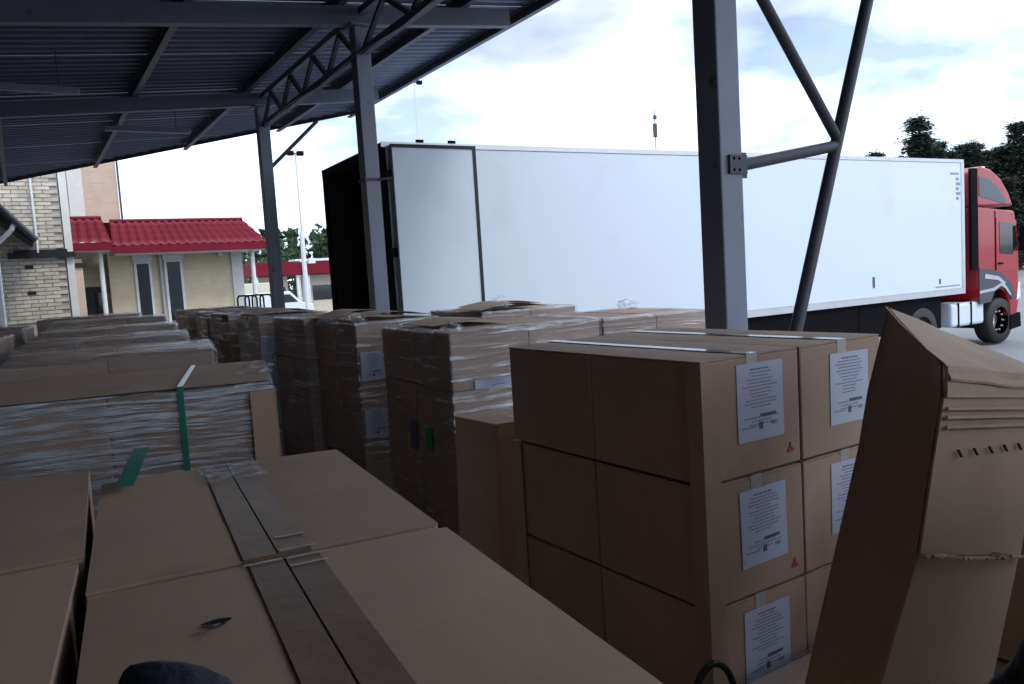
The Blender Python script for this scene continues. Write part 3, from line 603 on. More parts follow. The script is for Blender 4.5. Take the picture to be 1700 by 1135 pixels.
# ================================================================== CARTONS
def label_print(m1, m2, w, h, v):
    # word-like dashes, centred line by line (too small to read in the photograph)
    rg = random.Random(v*17+3)
    z = h*.42
    for i in range(17):
        tw = w*(.30+.45*rg.random()) if i not in (0,) else w*.42
        if 12 <= i <= 13: z -= h*.048; continue
        x = -tw/2
        while x < tw/2-.004:
            l = rg.uniform(.006, .022); l = min(l, tw/2-x)
            (m1 if i == 0 else m2).box((x, -.0022, z-.0022), (x+l, -.0014, z+.0022)); x += l+.004
        z -= h*.044
    m1.box((-.02*w, -.0022, -h*.205), (.32*w, -.0014, -h*.165))
    m1.box((-.05*w, -.0022, -h*.36), (.03*w, -.0014, -h*.27))
    m2.box((.22*w, -.0022, -h*.33), (.33*w, -.0014, -h*.28))
    m2.box((-.42*w, -.0022, -h*.325), (-.12*w, -.0014, -h*.31))
LW, LH = .243, .275
lab_me = MB(); lab_me.box((-LW/2, -.0013, -LH/2), (LW/2, -.0002, LH/2)); lab_me = lab_me.mesh('shipping_label', PAPER)
INKS = []
for v_ in range(5):
    _a, _b = MB(), MB(); label_print(_a, _b, LW, LH, v_); INKS.append((_a.mesh('print', INK), _b.mesh('print', INK_SOFT)))
_a = MB()
for ang in (90, 215, 325): _a.prism((0, -.0012, 0), (.026*math.cos(R(ang)), -.0012, .026*math.sin(R(ang))), rect(.011, .0012), up=(0, 1, 0))
_a.box((-.018, -.0018, -.024), (.018, -.0008, -.018)); red_me = _a.mesh('red_mark', RED_INK)
def put_label(parent, x, y, z, tilt=0, rz=0, red=True, s=1):
    o = inst('shipping_label', lab_me, parent, (x, y, z)); o.rotation_euler = (0, tilt, rz); o.scale = (s, 1, s)
    ink1, ink2 = random.choice(INKS); inst('print', ink1, o)['kind'] = 'stuff'; inst('print', ink2, o)['kind'] = 'stuff'; return o
MC = {}
def carton_meshes(w, d, h, tape, tw, seam, key):
    if key in MC: return MC[key]
    a, b = w/2, d/2; t = .005
    m = MB(); m.rbox((-a, -b, 0), (a, b, h-t-.0005), .006); body = m.mesh('body', CARD)
    fl = []
    for s in (-1, 1):
        m = MB(); n = 8; vs = []; fs = []
        x0, x1 = (-a+.001, -.0016) if s < 0 else (.0016, a-.001)
        for j in range(2):
            for i in range(n+1):
                u = i/n; x = x0+(x1-x0)*u; lift = .0035*math.sin(math.pi*u)
                for yi in range(n+1):
                    y = (-b+.001)+(2*b-.002)*yi/n; wv = .0022*noise.noise(Vector((x*6+s, y*6, 3)))
                    vs.append((x, y, h-t+j*t+(lift+wv)*(1 if j else .2)))
        K = n+1; q = K*K
        for j in range(2):
            for i in range(n):
                for yi in range(n): k = j*q+i*K+yi; fs.append((k, k+1, k+K+1, k+K))
        for i in range(n):
            for yi in (0, n): k = i*K+yi; fs.append((k, k+K, k+K+q, k+q))
            for ii in (0, n): k = ii*K+i; fs.append((k, k+1, k+1+q, k+q))
        m.add(vs, fs); fl.append(m.mesh('flap', CARD))
    m = MB(); e = .0012; zt = h+.0042
    for s in ((-1, 1) if tw > .1 else (0,)):
        xa, xb = (-tw/2, tw/2) if s == 0 else (-tw/2, -.002) if s < 0 else (.002, tw/2)
        m.box((xa, -b-e, zt), (xb, b+e, zt+e))
    for s in (-1, 1): m.box((-tw/2, s*(b+e)-(e if s > 0 else 0), h-.075), (tw/2, s*(b+e)+(0 if s > 0 else e), zt))
    tp = m.mesh('packing_tape', tape)
    MC[key] = (body, fl, tp); return MC[key]
def carton(loc, rz, w, d, h, lab, group, tape=TAPE, tw=.05, key=None, cat='box', name='carton'):
    body, fl, tp = carton_meshes(w, d, h, tape, tw, 'y', key or (w, d, h, tw))
    o = tag(empty(name, loc, rz), lab, cat, group)
    inst('body', body, o)
    for f in fl: inst('flap', f, o)
    inst('packing_tape', tp, o)
    return o

# ---- labelled stack: two by two cartons, four high
SX, SY, SYAW, SW, SD, SH = 1.89, 1.91, .026, .512, .585, .431
ux = Vector((math.cos(SYAW), math.sin(SYAW), 0)); uy = Vector((-math.sin(SYAW), math.cos(SYAW), 0))
col_n = [['front left', 'front right'], ['rear left', 'rear right']]
row_n = ['bottom', 'third', 'second', 'top']
for r_ in range(4):
    for j in range(2):
        for i in range(2):
            c = Vector((SX, SY, FLOOR+.006+r_*SH))+ux*(SW*(i+.5)+random.uniform(-.003, .003))+uy*(SD*(j+.5)+random.uniform(-.004, .004))
            if j == 0: lab = '%s-row labelled carton in the %s column of the neat stack' % (row_n[r_], 'left' if i == 0 else 'right')
            else: lab = '%s-row carton in the %s column of the neat labelled stack' % (row_n[r_], col_n[j][i])
            o = carton(c, SYAW+random.uniform(-.006, .006), SW-.006, SD-.005, SH-.009, lab, 'cartons of the labelled stack', TAPE_CLEAR, .055, 'lab')
            if j == 0:
                put_label(o, .035+random.uniform(-.012, .012), -(SD-.005)/2-.0015, SH*.565+random.uniform(-.01, .01), random.uniform(-.035, .035))
                if i == 0: rm = inst('red_mark', red_me, o, (.195, -(SD-.005)/2-.001, SH*.14)); rm.scale = (.75, 1, .75); rm.rotation_euler = (0, random.choice((0, 3.1, .4)), 0)
                m = MB(); m.box((-.055, -(SD-.005)/2-.0013, .01), (.0, -(SD-.005)/2-.0003, .30)) if False else None
# cardboard corner boards of that stack
def corner_board(name, p, L1, L2, z0, z1, rz, lab):
    m = MB(); t = .004
    m.box((-t, -t, z0), (L1, 0, z1)); m.box((-t, 0, z0), (0, L2, z1))
    o = m.build(name, CARD); o.location = p; o.rotation_euler = (0, 0, rz); return tag(o, lab, 'corner board', 'cardboard corner boards')
p = Vector((SX, SY, 0))-ux*.004-uy*.004
corner_board('corner_board', p, .075, .065, FLOOR+.005, FLOOR+4*SH-.02, SYAW, 'long cardboard corner board on the near edge of the labelled stack')
p2 = Vector((SX, SY, 0))-ux*.004+uy*(2*SD+.004)
corner_board('corner_board', p2, .065, .075, FLOOR+.005, FLOOR+3*SH, SYAW-math.pi/2, 'cardboard corner board on the far left edge of the labelled stack')

# ---- foreground stack (open top, taped lids)
FY = R(-6); fx = Vector((math.cos(FY), math.sin(FY), 0)); fy = Vector((-math.sin(FY), math.cos(FY), 0)); P0 = Vector((.745, 1.56, 0))
FW, FD, FH = .70, .962, .505
fn = [('near', 'far'), ('right', 'left')]
for r_ in range(3):
    for i in range(2):
        for j in range(2):
            u = -FW/2-i*(FW+.022); v = (FD/2+.012) if j else -(FD/2+.020)
            c = P0+fx*(u+random.uniform(-.004, .004))+fy*(v+(.24 if i else 0)); c.z = FLOOR+.004+r_*FH
            tier = ('bottom', 'middle', 'top')[r_]
            lab = ('big taped carton at the %s %s of the foreground stack, %s layer' % (fn[0][j], fn[1][i], tier)) if not (r_ == 2 and i == 0 and j == 0) else 'big taped carton with a small hole, nearest on the foreground stack'
            dz = random.uniform(-.004, .003); c.z += max(dz, 0)
            rot = FY+(R(1.6) if (i and j) else R(-.8) if i else random.uniform(-.006, .006))
            o = carton(c, rot, FW-.004, FD-.004, FH-.008, lab, 'big cartons of the foreground stack', TAPE, .135, 'fore', 'box', 'large_carton')
            if r_ == 2 and i == 0 and j == 0:
                m = MB(); pts = [(.021*math.cos(t)*(1+.35*math.sin(3*t)), .016*math.sin(t)) for t in [k*math.tau/14 for k in range(14)]]
                m.add([(a, b, 0) for a, b in pts]+[(0, 0, -.004)], [(k, (k+1) % 14, 14) for k in range(14)]); h_ = m.build('punched_hole', RUBBER, o); h_.location = (-.15, .22, FH-.0012)
                m = MB(); m.add([(-.03, -.012, 0), (.0, -.016, .001), (-.006, -.028, .006), (-.034, -.022, .004)], [(0, 1, 2, 3)]); m.build('torn_paper', CARD_IN, h_)
            if r_ == 2 and i == 0:     # crossing strips of clear tape at the middle
                m = MB(); s = 1 if j == 0 else -1
                yy = (FD/2-.004)*s
                for xa, xb, dy in ((-.078, -.004, .006), (.004, .078, .010), (.002, .075, .058)) if j == 0 else ((.004, .08, .006), (.01, .07, .10)):
                    m.box((xa, yy-dy*s-.003, FH-.0015), (xb, yy-dy*s+.003, FH+.0002))
                m.build('tape_edge', TAPE_CLEAR, o)['kind'] = 'stuff'
m = MB(); n = 16; vs = []                       # crumpled film patch added in place of sky glare on the tape
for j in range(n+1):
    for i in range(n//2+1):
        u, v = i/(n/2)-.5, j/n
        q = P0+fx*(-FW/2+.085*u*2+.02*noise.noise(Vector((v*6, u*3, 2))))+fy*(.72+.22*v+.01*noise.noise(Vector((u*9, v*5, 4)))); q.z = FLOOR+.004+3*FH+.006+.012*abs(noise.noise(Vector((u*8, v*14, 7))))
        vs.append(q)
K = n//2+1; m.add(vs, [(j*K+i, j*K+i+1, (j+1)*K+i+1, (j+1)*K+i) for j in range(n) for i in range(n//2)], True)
tag(m.build('glare_patch', FILM_TOP), 'crumpled film patch standing in for sky glare on the foreground carton tape', 'film')
# short end of green strap lying on the far carton
m = MB(); vs = []; fs = []
for k in range(9):
    t = k/8; c = Vector((.20+.09*t, 2.44+.36*t, 1.709+.012*math.sin(t*3)+.035*t*t)); d_ = Vector((.023, -.006, 0)); vs += [c-d_, c+d_, c-d_+Vector((0, 0, .0012)), c+d_+Vector((0, 0, .0012))]
for k in range(8):
    a = 4*k; fs += [(a, a+1, a+5, a+4), (a+2, a+3, a+7, a+6), (a, a+2, a+6, a+4), (a+1, a+3, a+7, a+5)]
m.add(vs, fs); tag(m.build('strap_end', GREEN_STRAP), 'short loose end of green strapping lying on the foreground carton', 'strap')

# ================================================================== WRAPPED PALLETS
pal = MB()
for x in (-.45, 0, .45): pal.box((x-.05, -.5, .0), (x+.05, .5, .022)); 
for x in (-.45, 0, .45):
    for y in (-.43, 0, .43): pal.box((x-.05, y-.07, .0225), (x+.05, y+.07, .0995))
pal_deck = []
for k in range(7): q = MB(); q.box((-.5, -.5+k*.148, .10), (.5, -.5+k*.148+.1, .122)); pal_deck.append(q.mesh('deck_board', WOOD))
pal_me = pal.mesh('pallet_base', WOOD)
def film_shell(w, d, z0, z1, seed, amp=.006, streak=9.0, open_sides=()):
    m = MB(); n = 26; nz = 40; ring = []
    e = .009
    cs = [(-e, -e), (w+e, -e), (w+e, d+e), (-e, d+e)]
    for s in range(4):
        if s in open_sides: continue
        a, b = Vector((*cs[s], 0)), Vector((*cs[(s+1) % 4], 0)); nr = Vector(((b-a).y, -(b-a).x, 0)).normalized()
        vs = []
        for j in range(nz+1):
            z = z0+(z1-z0)*j/nz
            for i in range(n+1):
                t = i/n; p = a.lerp(b, t); ed = math.sin(math.pi*t)**.35 if 0 < t < 1 else 0
                q = noise.noise(Vector((p.x*1.3+seed, p.y*1.3, z*streak)))+.5*noise.noise(Vector((p.x*3+seed, p.y*3+5, z*streak*2.3)))
                p = p+nr*(amp*q*ed); vs.append((p.x, p.y, z))
        K = n+1
        m.add(vs, [(j*K+i, j*K+i+1, (j+1)*K+i+1, (j+1)*K+i) for j in range(nz) for i in range(n)], True)
    return m
def rim_film(w, d, z, seed, reach=.12):
    # crumpled edge of the film folded in over the top
    m = MB(); cs = [(0, 0), (w, 0), (w, d), (0, d)]; e = .010
    for s in range(4):
        a, b = Vector((*cs[s], 0)), Vector((*cs[(s+1) % 4], 0)); nr = Vector(((b-a).y, -(b-a).x, 0)).normalized(); n = 36; K = 5; vs = []
        for i in range(n+1):
            t = i/n; p = a.lerp(b, t)
            rr = reach*(.65+.6*noise.noise(Vector((p.x*2.1+seed, p.y*2.1, s*3.))))
            for k in range(K):
                u = k/(K-1); q = p+nr*(e*(1-u))-nr*(rr*u)
                h = .006+.014*abs(noise.noise(Vector((q.x*11+seed, q.y*11, k*1.7))))*(1-.3*u)+(-.02 if k == 0 else 0)
                vs.append((q.x, q.y, z+h))
        m.add(vs, [(i*K+k, i*K+k+1, (i+1)*K+k+1, (i+1)*K+k) for i in range(n) for k in range(K-1)], True)
    return m
def wrapped(corner, yaw_, w, d, ztop, nx, ny, nz, film, lab, seed, rim=True, jit=.004, right_anchor=False, cover=False, open_sides=(), reach=.12, top_film=False, cmat=None, tilt=0):
    c = Vector((corner[0], corner[1], FLOOR))
    if right_anchor: c -= Vector((math.cos(yaw_), math.sin(yaw_), 0))*w
    o = tag(empty('wrapped_pallet', c, yaw_), lab, 'pallet', 'film-wrapped pallets under the canopy')
    if tilt: o.rotation_euler = (tilt, 0, yaw_)
    pb = inst('pallet_base', pal_me, o, (w/2, d/2, 0)); pb.scale = (w, d, 1)
    for q in pal_deck: inst('deck_board', q, pb)
    z0 = .124; H = ztop-FLOOR-z0; cw, cdp, ch = w/nx, d/ny, H/nz
    m = MB(); m.rbox((-cw/2+.003, -cdp/2+.003, .001), (cw/2-.003, cdp/2-.003, ch-.003), .009); cme = m.mesh('carton', CARD)
    for k in range(nz):
        for i in range(nx):
            for j in range(ny):
                if 0 < i < nx-1 and 0 < j < ny-1 and k < nz-1: continue
                inst('carton', cme, o, (cw*(i+.5)+random.uniform(-jit, jit), cdp*(j+.5)+random.uniform(-jit, jit), z0+k*ch+(random.uniform(0, jit) if k == nz-1 else 0)), random.uniform(-jit, jit))
    fo = film_shell(w, d, .09, ztop-FLOOR+.004, seed, open_sides=open_sides).build('stretch_film', film, o)
    if rim: rim_film(w, d, ztop-FLOOR, seed, reach).build('film_rim', FILM_TOP, o)
    if cover:
        m = MB(); n = 10; vs = []
        for j in range(n+1):
            for i in range(n+1):
                x, y = w*i/n, d*j/n; vs.append((x, y, ztop-FLOOR+.008+.004*noise.noise(Vector((x*3+seed, y*3, 0)))))
        K = n+1; vs2 = [(a, b, c_+.005) for a, b, c_ in vs]
        fs = [(j*K+i, j*K+i+1, (j+1)*K+i+1, (j+1)*K+i) for j in range(n) for i in range(n)]
        m.add(vs, fs); m.add(vs2, fs)
        for k in range(n): m.add([vs[k], vs[k+1], vs2[k+1], vs2[k]], [(0, 1, 2, 3)]); m.add([vs[k*K+n], vs[(k+1)*K+n], vs2[(k+1)*K+n], vs2[k*K+n]], [(0, 1, 2, 3)])
        m.build('top_sheet', CARD, o)
    if top_film:
        m = MB(); n = 22; vs = []
        for j in range(n+1):
            for i in range(n+1):
                x, y = w*i/n, d*j/n; vs.append((x, y, ztop-FLOOR+.022+.012*noise.noise(Vector((x*2+seed, y*9, 0)))))
        K = n+1; m.add(vs, [(j*K+i, j*K+i+1, (j+1)*K+i+1, (j+1)*K+i) for j in range(n) for i in range(n)], True); m.build('film_cover', FILM_TOP, o)
    return o
def strap_over(o, x, d, z, wd=.023):
    m = MB(); e = .0145
    m.box((x-wd/2, -e-.0012, z), (x+wd/2, d+e+.0012, z+.0012)); 
    for y in (-e-.0012, d+e): m.box((x-wd/2, y, .09), (x+wd/2, y+.0012, z-.0003))
    s = m.build('green_strap', GREEN_STRAP, o); return s
# strapped pallet just behind the foreground stack
YL = R(-13)
L1 = wrapped((.86, 3.36), YL, 1.25, .95, 1.845, 2, 2, 3, FILM_H, 'film-streaked pallet with a green strap, behind the foreground cartons', 1.3, right_anchor=True, cover=True, reach=.05)
strap_over(L1, .90, .95, 1.845-FLOOR+.0165)
m = MB(); m.box((1.25-.085, -.026, .1), (1.262, -.0215, 1.845-FLOOR-.03)); m.box((1.2635, -.026, .1), (1.268, .10, 1.845-FLOOR-.03)); cb = m.build('corner_board', CARD, L1); cb['label'] = 'bare brown cardboard corner at the right'
for (c, w, d, zt, nx, film, lab, sd) in (
    ((1.00, 5.15), 1.2, .95, 1.88, 2, FILM_F, 'grey film-topped pallet right behind the strapped pallet', 2.7),
    ((1.10, 6.65), 1.2, 1.0, 1.90, 3, FILM_F, 'third film-wrapped pallet in the left row', 4.1),
    ((1.27, 8.3), 1.2, 1.0, 1.93, 2, FILM_F, 'fourth film-wrapped pallet in the left row', 5.9),
    ((1.42, 10.0), 1.2, 1.0, 1.98, 3, FILM_F, 'fifth film-wrapped pallet in the left row', 7.2),
    ((1.35, 11.8), 1.2, 1.0, 2.0, 2, FILM_F, 'farthest film-wrapped pallet in the left row', 8.8)):
    wrapped(c, R(-9), w, d, zt, nx, 2, 4, film, lab, sd, right_anchor=True, top_film=True, jit=.008)
for (c, zt, lab, sd) in (((-.45, 5.6), 1.87, 'wrapped pallet at the left edge, beside the grey film-topped one', 31.), ((-.35, 7.2), 1.9, 'wrapped pallet at the left edge, second from the front', 33.), ((-.2, 8.9), 1.92, 'wrapped pallet at the left edge, third from the front', 35.), ((0, 10.7), 1.95, 'dark wrapped pallet farthest back at the left edge', 37.)):
    wrapped(c, R(-7), 1.2, 1.0, zt, 2, 2, 4, FILM_F, lab, sd, right_anchor=True, top_film=True, jit=.008)
# right-hand row
P2 = wrapped((2.37, 4.66), R(-3), 1.2, 1.32, 1.87, 2, 2, 4, FILM_D, 'dark film-wrapped pallet with a green sticker behind the labelled stack', 11.)
put = put_label(P2, .30, -.012, 1.33, 0, s=.9); put.scale = (1.15, 1, .22)
m = MB(); m.rbox((-.0135, .38, .84), (-.0105, .50, 1.0), .002) ; m.build('green_sticker', GREEN_LABEL, P2)
m = MB(); m.box((-.0135, .66, .80), (-.0105, .80, 1.02)); m.build('violet_sticker', BLUE_LABEL, P2)
P2b = wrapped((3.62, 4.62), R(-6), .95, 1.1, 1.86, 2, 2, 4, FILM_F, 'wrapped pallet right of the green-stickered one, mostly hidden', 13.)
P3 = wrapped((2.40, 6.45), R(-1), .78, 1.15, 1.895, 2, 2, 4, FILM_D, 'tall wrapped pallet with diagonal film creases and white labels, second in the right row', 15.)
for z in (1.52, 1.02): put_label(P3, .13, -.0115, z-FLOOR, 0, s=.9)
P3b = wrapped((3.50, 6.2), R(-3), 1.0, 1.2, 1.90, 2, 2, 4, FILM_F, 'wrapped pallet beside the middle post, second in the right row', 17.)
P3c = wrapped((2.33, 7.66), R(1), .75, 1.05, 1.92, 2, 2, 4, FILM_F, 'pale film-streaked pallet squeezed behind the tall diagonal-creased one', 18.)
P4 = wrapped((2.22, 8.95), R(-1), .78, 1.1, 1.935, 2, 2, 4, FILM_F, 'wrapped pallet with a column of white labels, fourth in the right row', 19.)
for z in (1.56, 1.22, .86): put_label(P4, .12, -.0115, z-FLOOR, 0)
P5 = wrapped((2.2, 10.3), R(2), .9, 1.0, 1.95, 3, 3, 5, FILM_D, 'pallet of small loose cartons, fifth in the right row', 21., jit=.016)
P6 = wrapped((2.18, 11.6), R(-2), .9, 1.0, 1.96, 3, 3, 5, FILM_D, 'pallet of small loose cartons, sixth in the right row', 23., jit=.016)
P7 = wrapped((2.16, 12.9), R(1), .9, 1.0, 1.98, 3, 3, 5, FILM_D, 'pallet of small loose cartons, last in the right row', 25., jit=.016)
wrapped((1.6, -.5), R(3), 1.2, 1.0, 1.92, 2, 2, 4, FILM_F, 'unseen wrapped pallet added to shade the opened carton, just past the right edge', 51.)  # added out of view to keep light off the opened carton
# raised lids and bulges on the right row
def lid(o, x0, x1, y0, y1, z, bend, m_=CARD, name='lid_flap'):
    m = MB(); n = 8; vs = []
    for j in range(2):
        for i in range(n+1):
            t = i/n; x = x0+(x1-x0)*t
            for y in (y0, y1): vs.append((x, y, z+bend*math.sin(math.pi*t)**1.2+j*.005))
    q = 2*(n+1); fs = []
    for j in range(2):
        for i in range(n): k = j*q+2*i; fs.append((k, k+1, k+3, k+2))
    for i in range(n):
        for y in (0, 1): k = 2*i+y; fs.append((k, k+2, k+2+q, k+q))
    for k in (0, 2*n): fs.append((k, k+1, k+1+q, k+q))
    m.add(vs, fs); return m.build(name, m_, o)
lid(P3, .02, .75, .1, .6, 1.895-FLOOR+.02, .05); lid(P3, .0, .6, .65, 1.2, 1.895-FLOOR+.02, .07)
lid(P3b, .0, .7, .05, .6, 1.9-FLOOR+.02, .045); lid(P3b, .3, 1.0, .65, 1.15, 1.9-FLOOR+.02, .04); lid(P4, .0, .7, .1, .9, 1.925-FLOOR+.02, .05); lid(P2, .1, .7, .5, 1.1, 1.87-FLOOR+.02, .03)
def tuft(o, x, y, z, s, seed):
    m = MB(); n = 9; vs = []
    for j in range(n):
        for i in range(n):
            u, v = i/(n-1)-.5, j/(n-1)
            vs.append((x+u*s+.35*s*noise.noise(Vector((u*4+seed, v*4, 1))), y+.4*s*noise.noise(Vector((u*5, v*5+seed, 2))), z+v*s*.45*(1-abs(u))+.1*s*noise.noise(Vector((u*7, v*7, seed)))))
    m.add(vs, [(j*n+i, j*n+i+1, (j+1)*n+i+1, (j+1)*n+i) for j in range(n-1) for i in range(n-1)], True); m.build('film_tail', FILM_TOP, o)
tuft(P3b, .55, .7, 1.90-FLOOR, .28, 3.1); tuft(P2b, .8, .9, 1.86-FLOOR, .22, 5.2); tuft(L1, 1.2, .3, 1.85-FLOOR, .16, 7.4); tuft(P2, .02, .02, 1.87-FLOOR, .18, 9.2); tuft(P3, .0, .02, 1.9-FLOOR, .2, 1.2)

# ---- narrow tall carton leaning behind the labelled stack
m = MB(); m.rbox((0, 0, 0), (.20, .40, 1.32), .006); o = tag(empty('narrow_carton', (1.885, 3.34, FLOOR), R(4)), 'narrow upright carton wedged behind the labelled stack', 'box')
b_ = m.build('body', CARD, o); b_.rotation_euler = (0, R(2.0), 0)
m = MB(); m.box((.0, -.006, 1.25), (.20, -.0005, 1.325)); m.build('flap', CARD_IN, b_)

# ---- big opened carton leaning in the right foreground
bc = tag(empty('opened_carton', (1.6, 1.2, FLOOR)), 'big opened carton with creased side leaning in the right foreground', 'box')
def Q(x, y, z): return Vector((x-1.6, y-1.2, z-FLOOR))
fe = [(1.62, 1.36, FLOOR), (1.78, 1.20, 1.14), (1.875, 1.155, 1.46), (1.94, 1.15, 1.71), (1.985, 1.15, 1.85), (1.99, 1.15, 1.93)]       # near left edge
be = [(1.58, 1.62, FLOOR), (1.79, 1.45, 1.02), (1.95, 1.45, 1.40), (2.06, 1.45, 1.66), (2.11, 1.45, 1.82), (2.22, 1.45, 2.06)]       # far left edge
fr_ = [(2.07, 1.33, FLOOR), (2.26, 1.18, .98), (2.365, 1.155, 1.34), (2.44, 1.15, 1.62), (2.48, 1.15, 1.78), (2.49, 1.15, 1.84)]      # near right edge
br_ = [(2.03, 1.62, FLOOR), (2.25, 1.45, 1.0), (2.43, 1.45, 1.32), (2.52, 1.45, 1.55), (2.58, 1.45, 1.70), (2.66, 1.45, 1.82)]
def panel(name, e0, e1, nrm, mtl=CARD, th=.007, nu=10, seed=0., amp=.006, parent=bc):
    m = MB(); vs = []; rows = len(e0)*4-3; nv = Vector(nrm)
    def L(e, t):
        t = t*(len(e)-1); i = min(int(t), len(e)-2); return Vector(e[i]).lerp(Vector(e[i+1]), t-i)
    for j in range(rows):
        t = j/(rows-1)
        for i in range(nu+1):
            u = i/nu; p = L(e0, t).lerp(L(e1, t), u)
            k = amp*noise.noise(Vector((p.x*5+seed, p.y*5, p.z*5)))*math.sin(math.pi*u)
            p = p+nv*k; vs.append(Q(*p))
    K = nu+1; fs = [(j*K+i, j*K+i+1, (j+1)*K+i+1, (j+1)*K+i) for j in range(rows-1) for i in range(nu)]
    n0 = len(vs); vs += [v-nv*th for v in vs]; fs += [tuple(n0+q for q in f) for f in fs]
    for j in range(rows-1):
        for i in (0, nu): a = j*K+i; fs.append((a, a+K, n0+a+K, n0+a))
    for i in range(nu):
        for j in (0, rows-1): a = j*K+i; fs.append((a, a+1, n0+a+1, n0+a))
    m.add(vs, fs); return m.build(name, mtl, parent)
fp = panel('lower_front', fe[:3], fr_[:3], (0, -1, 0), seed=1.)
fp2 = panel('upper_front', [(x, y-.004, z) for x, y, z in fe[2:5]], [(x, y-.004, z) for x, y, z in fr_[2:5]], (0, -1, 0), seed=2.)
rimp = panel('rim_band', [(x-.004, y-.014, z) for x, y, z in fe[4:]], [(x+.004, y-.014, z+.002) for x, y, z in fr_[4:]], (0, -1, 0), CARD_IN, seed=3.)
panel('side', [(x+.003, y+.008, z) for x, y, z in fe], [(x+.003, y-.0, z) for x, y, z in be], (-1, 0, .2), seed=4., amp=.012)
panel('side', [(x-.003, y+.008, z) for x, y, z in fr_], [(x-.003, y, z) for x, y, z in br_], (1, 0, 0), seed=5.)
panel('back', be, br_, (0, 1, 0), seed=6.)
# top flap sloping down to the rim, bent near its edge
top_e = [(2.22, 1.46, 2.065), (2.14, 1.36, 2.02), (2.06, 1.24, 1.965), (1.99, 1.145, 1.935), (1.985, 1.128, 1.90)]
top_r = [(2.72, 1.46, 1.90), (2.66, 1.36, 1.885), (2.58, 1.24, 1.865), (2.50, 1.145, 1.845), (2.495, 1.128, 1.81)]
panel('top_flap', top_e, top_r, (0, -.3, .9), CARD, seed=7., amp=.012)
for k, z in enumerate((1.775, 1.80, 1.822)):     # edges of the folded layers below the rim
    m = MB(); m.prism(Q(1.972+k*.003, 1.135, z), Q(2.49, 1.135, z-.07), rect(.006, .008)); m.build('folded_edge', CARD_IN, bc)
for k in range(5):                               # punched slots
    x = 2.03+k*.075; m = MB(); m.prism(Q(x, 1.138, 1.705-k*.008), Q(x+.016, 1.138, 1.685-k*.008), rect(.007, .004)); m.build('slot', RUBBER, bc)
m = MB()                                         # torn crease
pts = []
for k in range(22):
    t = k/21; pts.append((1.872+.49*t, 1.140-.006*random.random(), 1.458-.115*t+random.uniform(-.008, .008)))
for a, b in zip(pts[:-1], pts[1:]): m.prism(Q(*a), Q(*b), rect(.008+.014*random.random(), .006))
m.build('torn_crease', CARD_IN, bc)
# stack it leans against, right of the picture
for k, z in enumerate((FLOOR+.004, FLOOR+.60)):
    carton((3.12, 1.32, z), R(2), .62, .6, .58, 'plain brown carton at the right edge, %s of the pair' % ('lower' if k == 0 else 'upper'), 'cartons at the right edge', TAPE, .05, 'side')

# ---- film-covered low parcel in front of the labelled stack
lp = tag(empty('wrapped_parcel', (1.93, 1.50, FLOOR), SYAW), 'low parcel under shiny white film before the labelled stack', 'parcel')
m = MB(); m.rbox((0, 0, 0), (.62, .36, .60), .01); m.build('carton', CARD, lp)
film_shell(.62, .36, .0, .605, 41.).build('stretch_film', FILM_F, lp); rim_film(.62, .36, .60, 42., .15).build('film_rim', FILM_TOP, lp)
m = MB(); pts = [(1.70+.06*math.cos(t)*1.6, 1.72, .84+.16*math.sin(t)) for t in [math.pi*k/14 for k in range(15)]]
pts = [(pts[0][0], 1.72, FLOOR+.02)]+pts+[(pts[-1][0], 1.72, FLOOR+.02)]
m.path(pts, .011, 10); m.path([(pts[0][0], 1.72, FLOOR+.03), (pts[-1][0], 1.72, FLOOR+.03)], .02)
tag(m.build('cart_handle', RUBBER), 'black tubular cart handle in front of the labelled stack, at the bottom edge', 'handle')

# roll cages beyond the pallets
for k, (x, lab) in enumerate(((3.74, 'black tubular roll cage, left of the two behind the pallets'), (4.02, 'black tubular roll cage, right of the two behind the pallets'))):
    rc = tag(empty('roll_cage', (x, 15.5, 0)), lab, 'roll cage', 'roll cages behind the pallets')
    for y in (0, .6):
        m = MB(); m.path([(-.11, y, .15), (-.11, y, 2.08), (-.08, y, 2.13), (.08, y, 2.13), (.11, y, 2.08), (.11, y, .15)], .018, 8); m.build('hoop', RUBBER, rc)
    m = MB(); m.box((-.13, -.03, .14), (.13, .63, .18)); m.build('deck', STEEL_DK, rc)
    for cx_ in (-.1, .1):
        for y in (.02, .58): m = MB(); m.tube((cx_-.015, y, .07), (cx_+.015, y, .07), .068, n=12); m.build('castor', RUBBER, rc)

# ================================================================== PERSON WITH THE CAMERA (only gloved hands and sleeves reach into the picture)
def skin_mesh(name, nodes, edges, m, parent=None, sub=2):
    me = bpy.data.meshes.new(name); me.from_pydata([n[0] for n in nodes], edges, []); o = bpy.data.objects.new(name, me); link(o, parent)
    md = o.modifiers.new('skin', 'SKIN'); md.use_smooth_shade = True
    me.skin_vertices  # layer is created with the modifier below if missing
    for i, n in enumerate(nodes):
        r = n[1]; me.skin_vertices[0].data[i].radius = (r, r) if not isinstance(r, tuple) else r
    me.skin_vertices[0].data[0].use_root = True
    sb = o.modifiers.new('sub', 'SUBSURF'); sb.levels = sb.render_levels = sub
    me.materials.append(m); return o
pf = Vector((.52, .85, 0)).normalized(); pr_ = Vector((pf.y, -pf.x, 0))
def B(f_, r_, z): return tuple(pf*f_+pr_*r_+Vector((0, 0, z)))
LHAND, RHAND = Vector((.070, .55, 1.952)), Vector((.560, .237, 1.957))
per = tag(empty('person', B(-.15, 0, FLOOR)), 'person in navy uniform and black gloves, only sleeve and hand at bottom edge', 'person')
pin = Matrix.Translation(-Vector(B(-.15, 0, FLOOR)))
def pv_(p): return tuple(pin @ Vector(p))
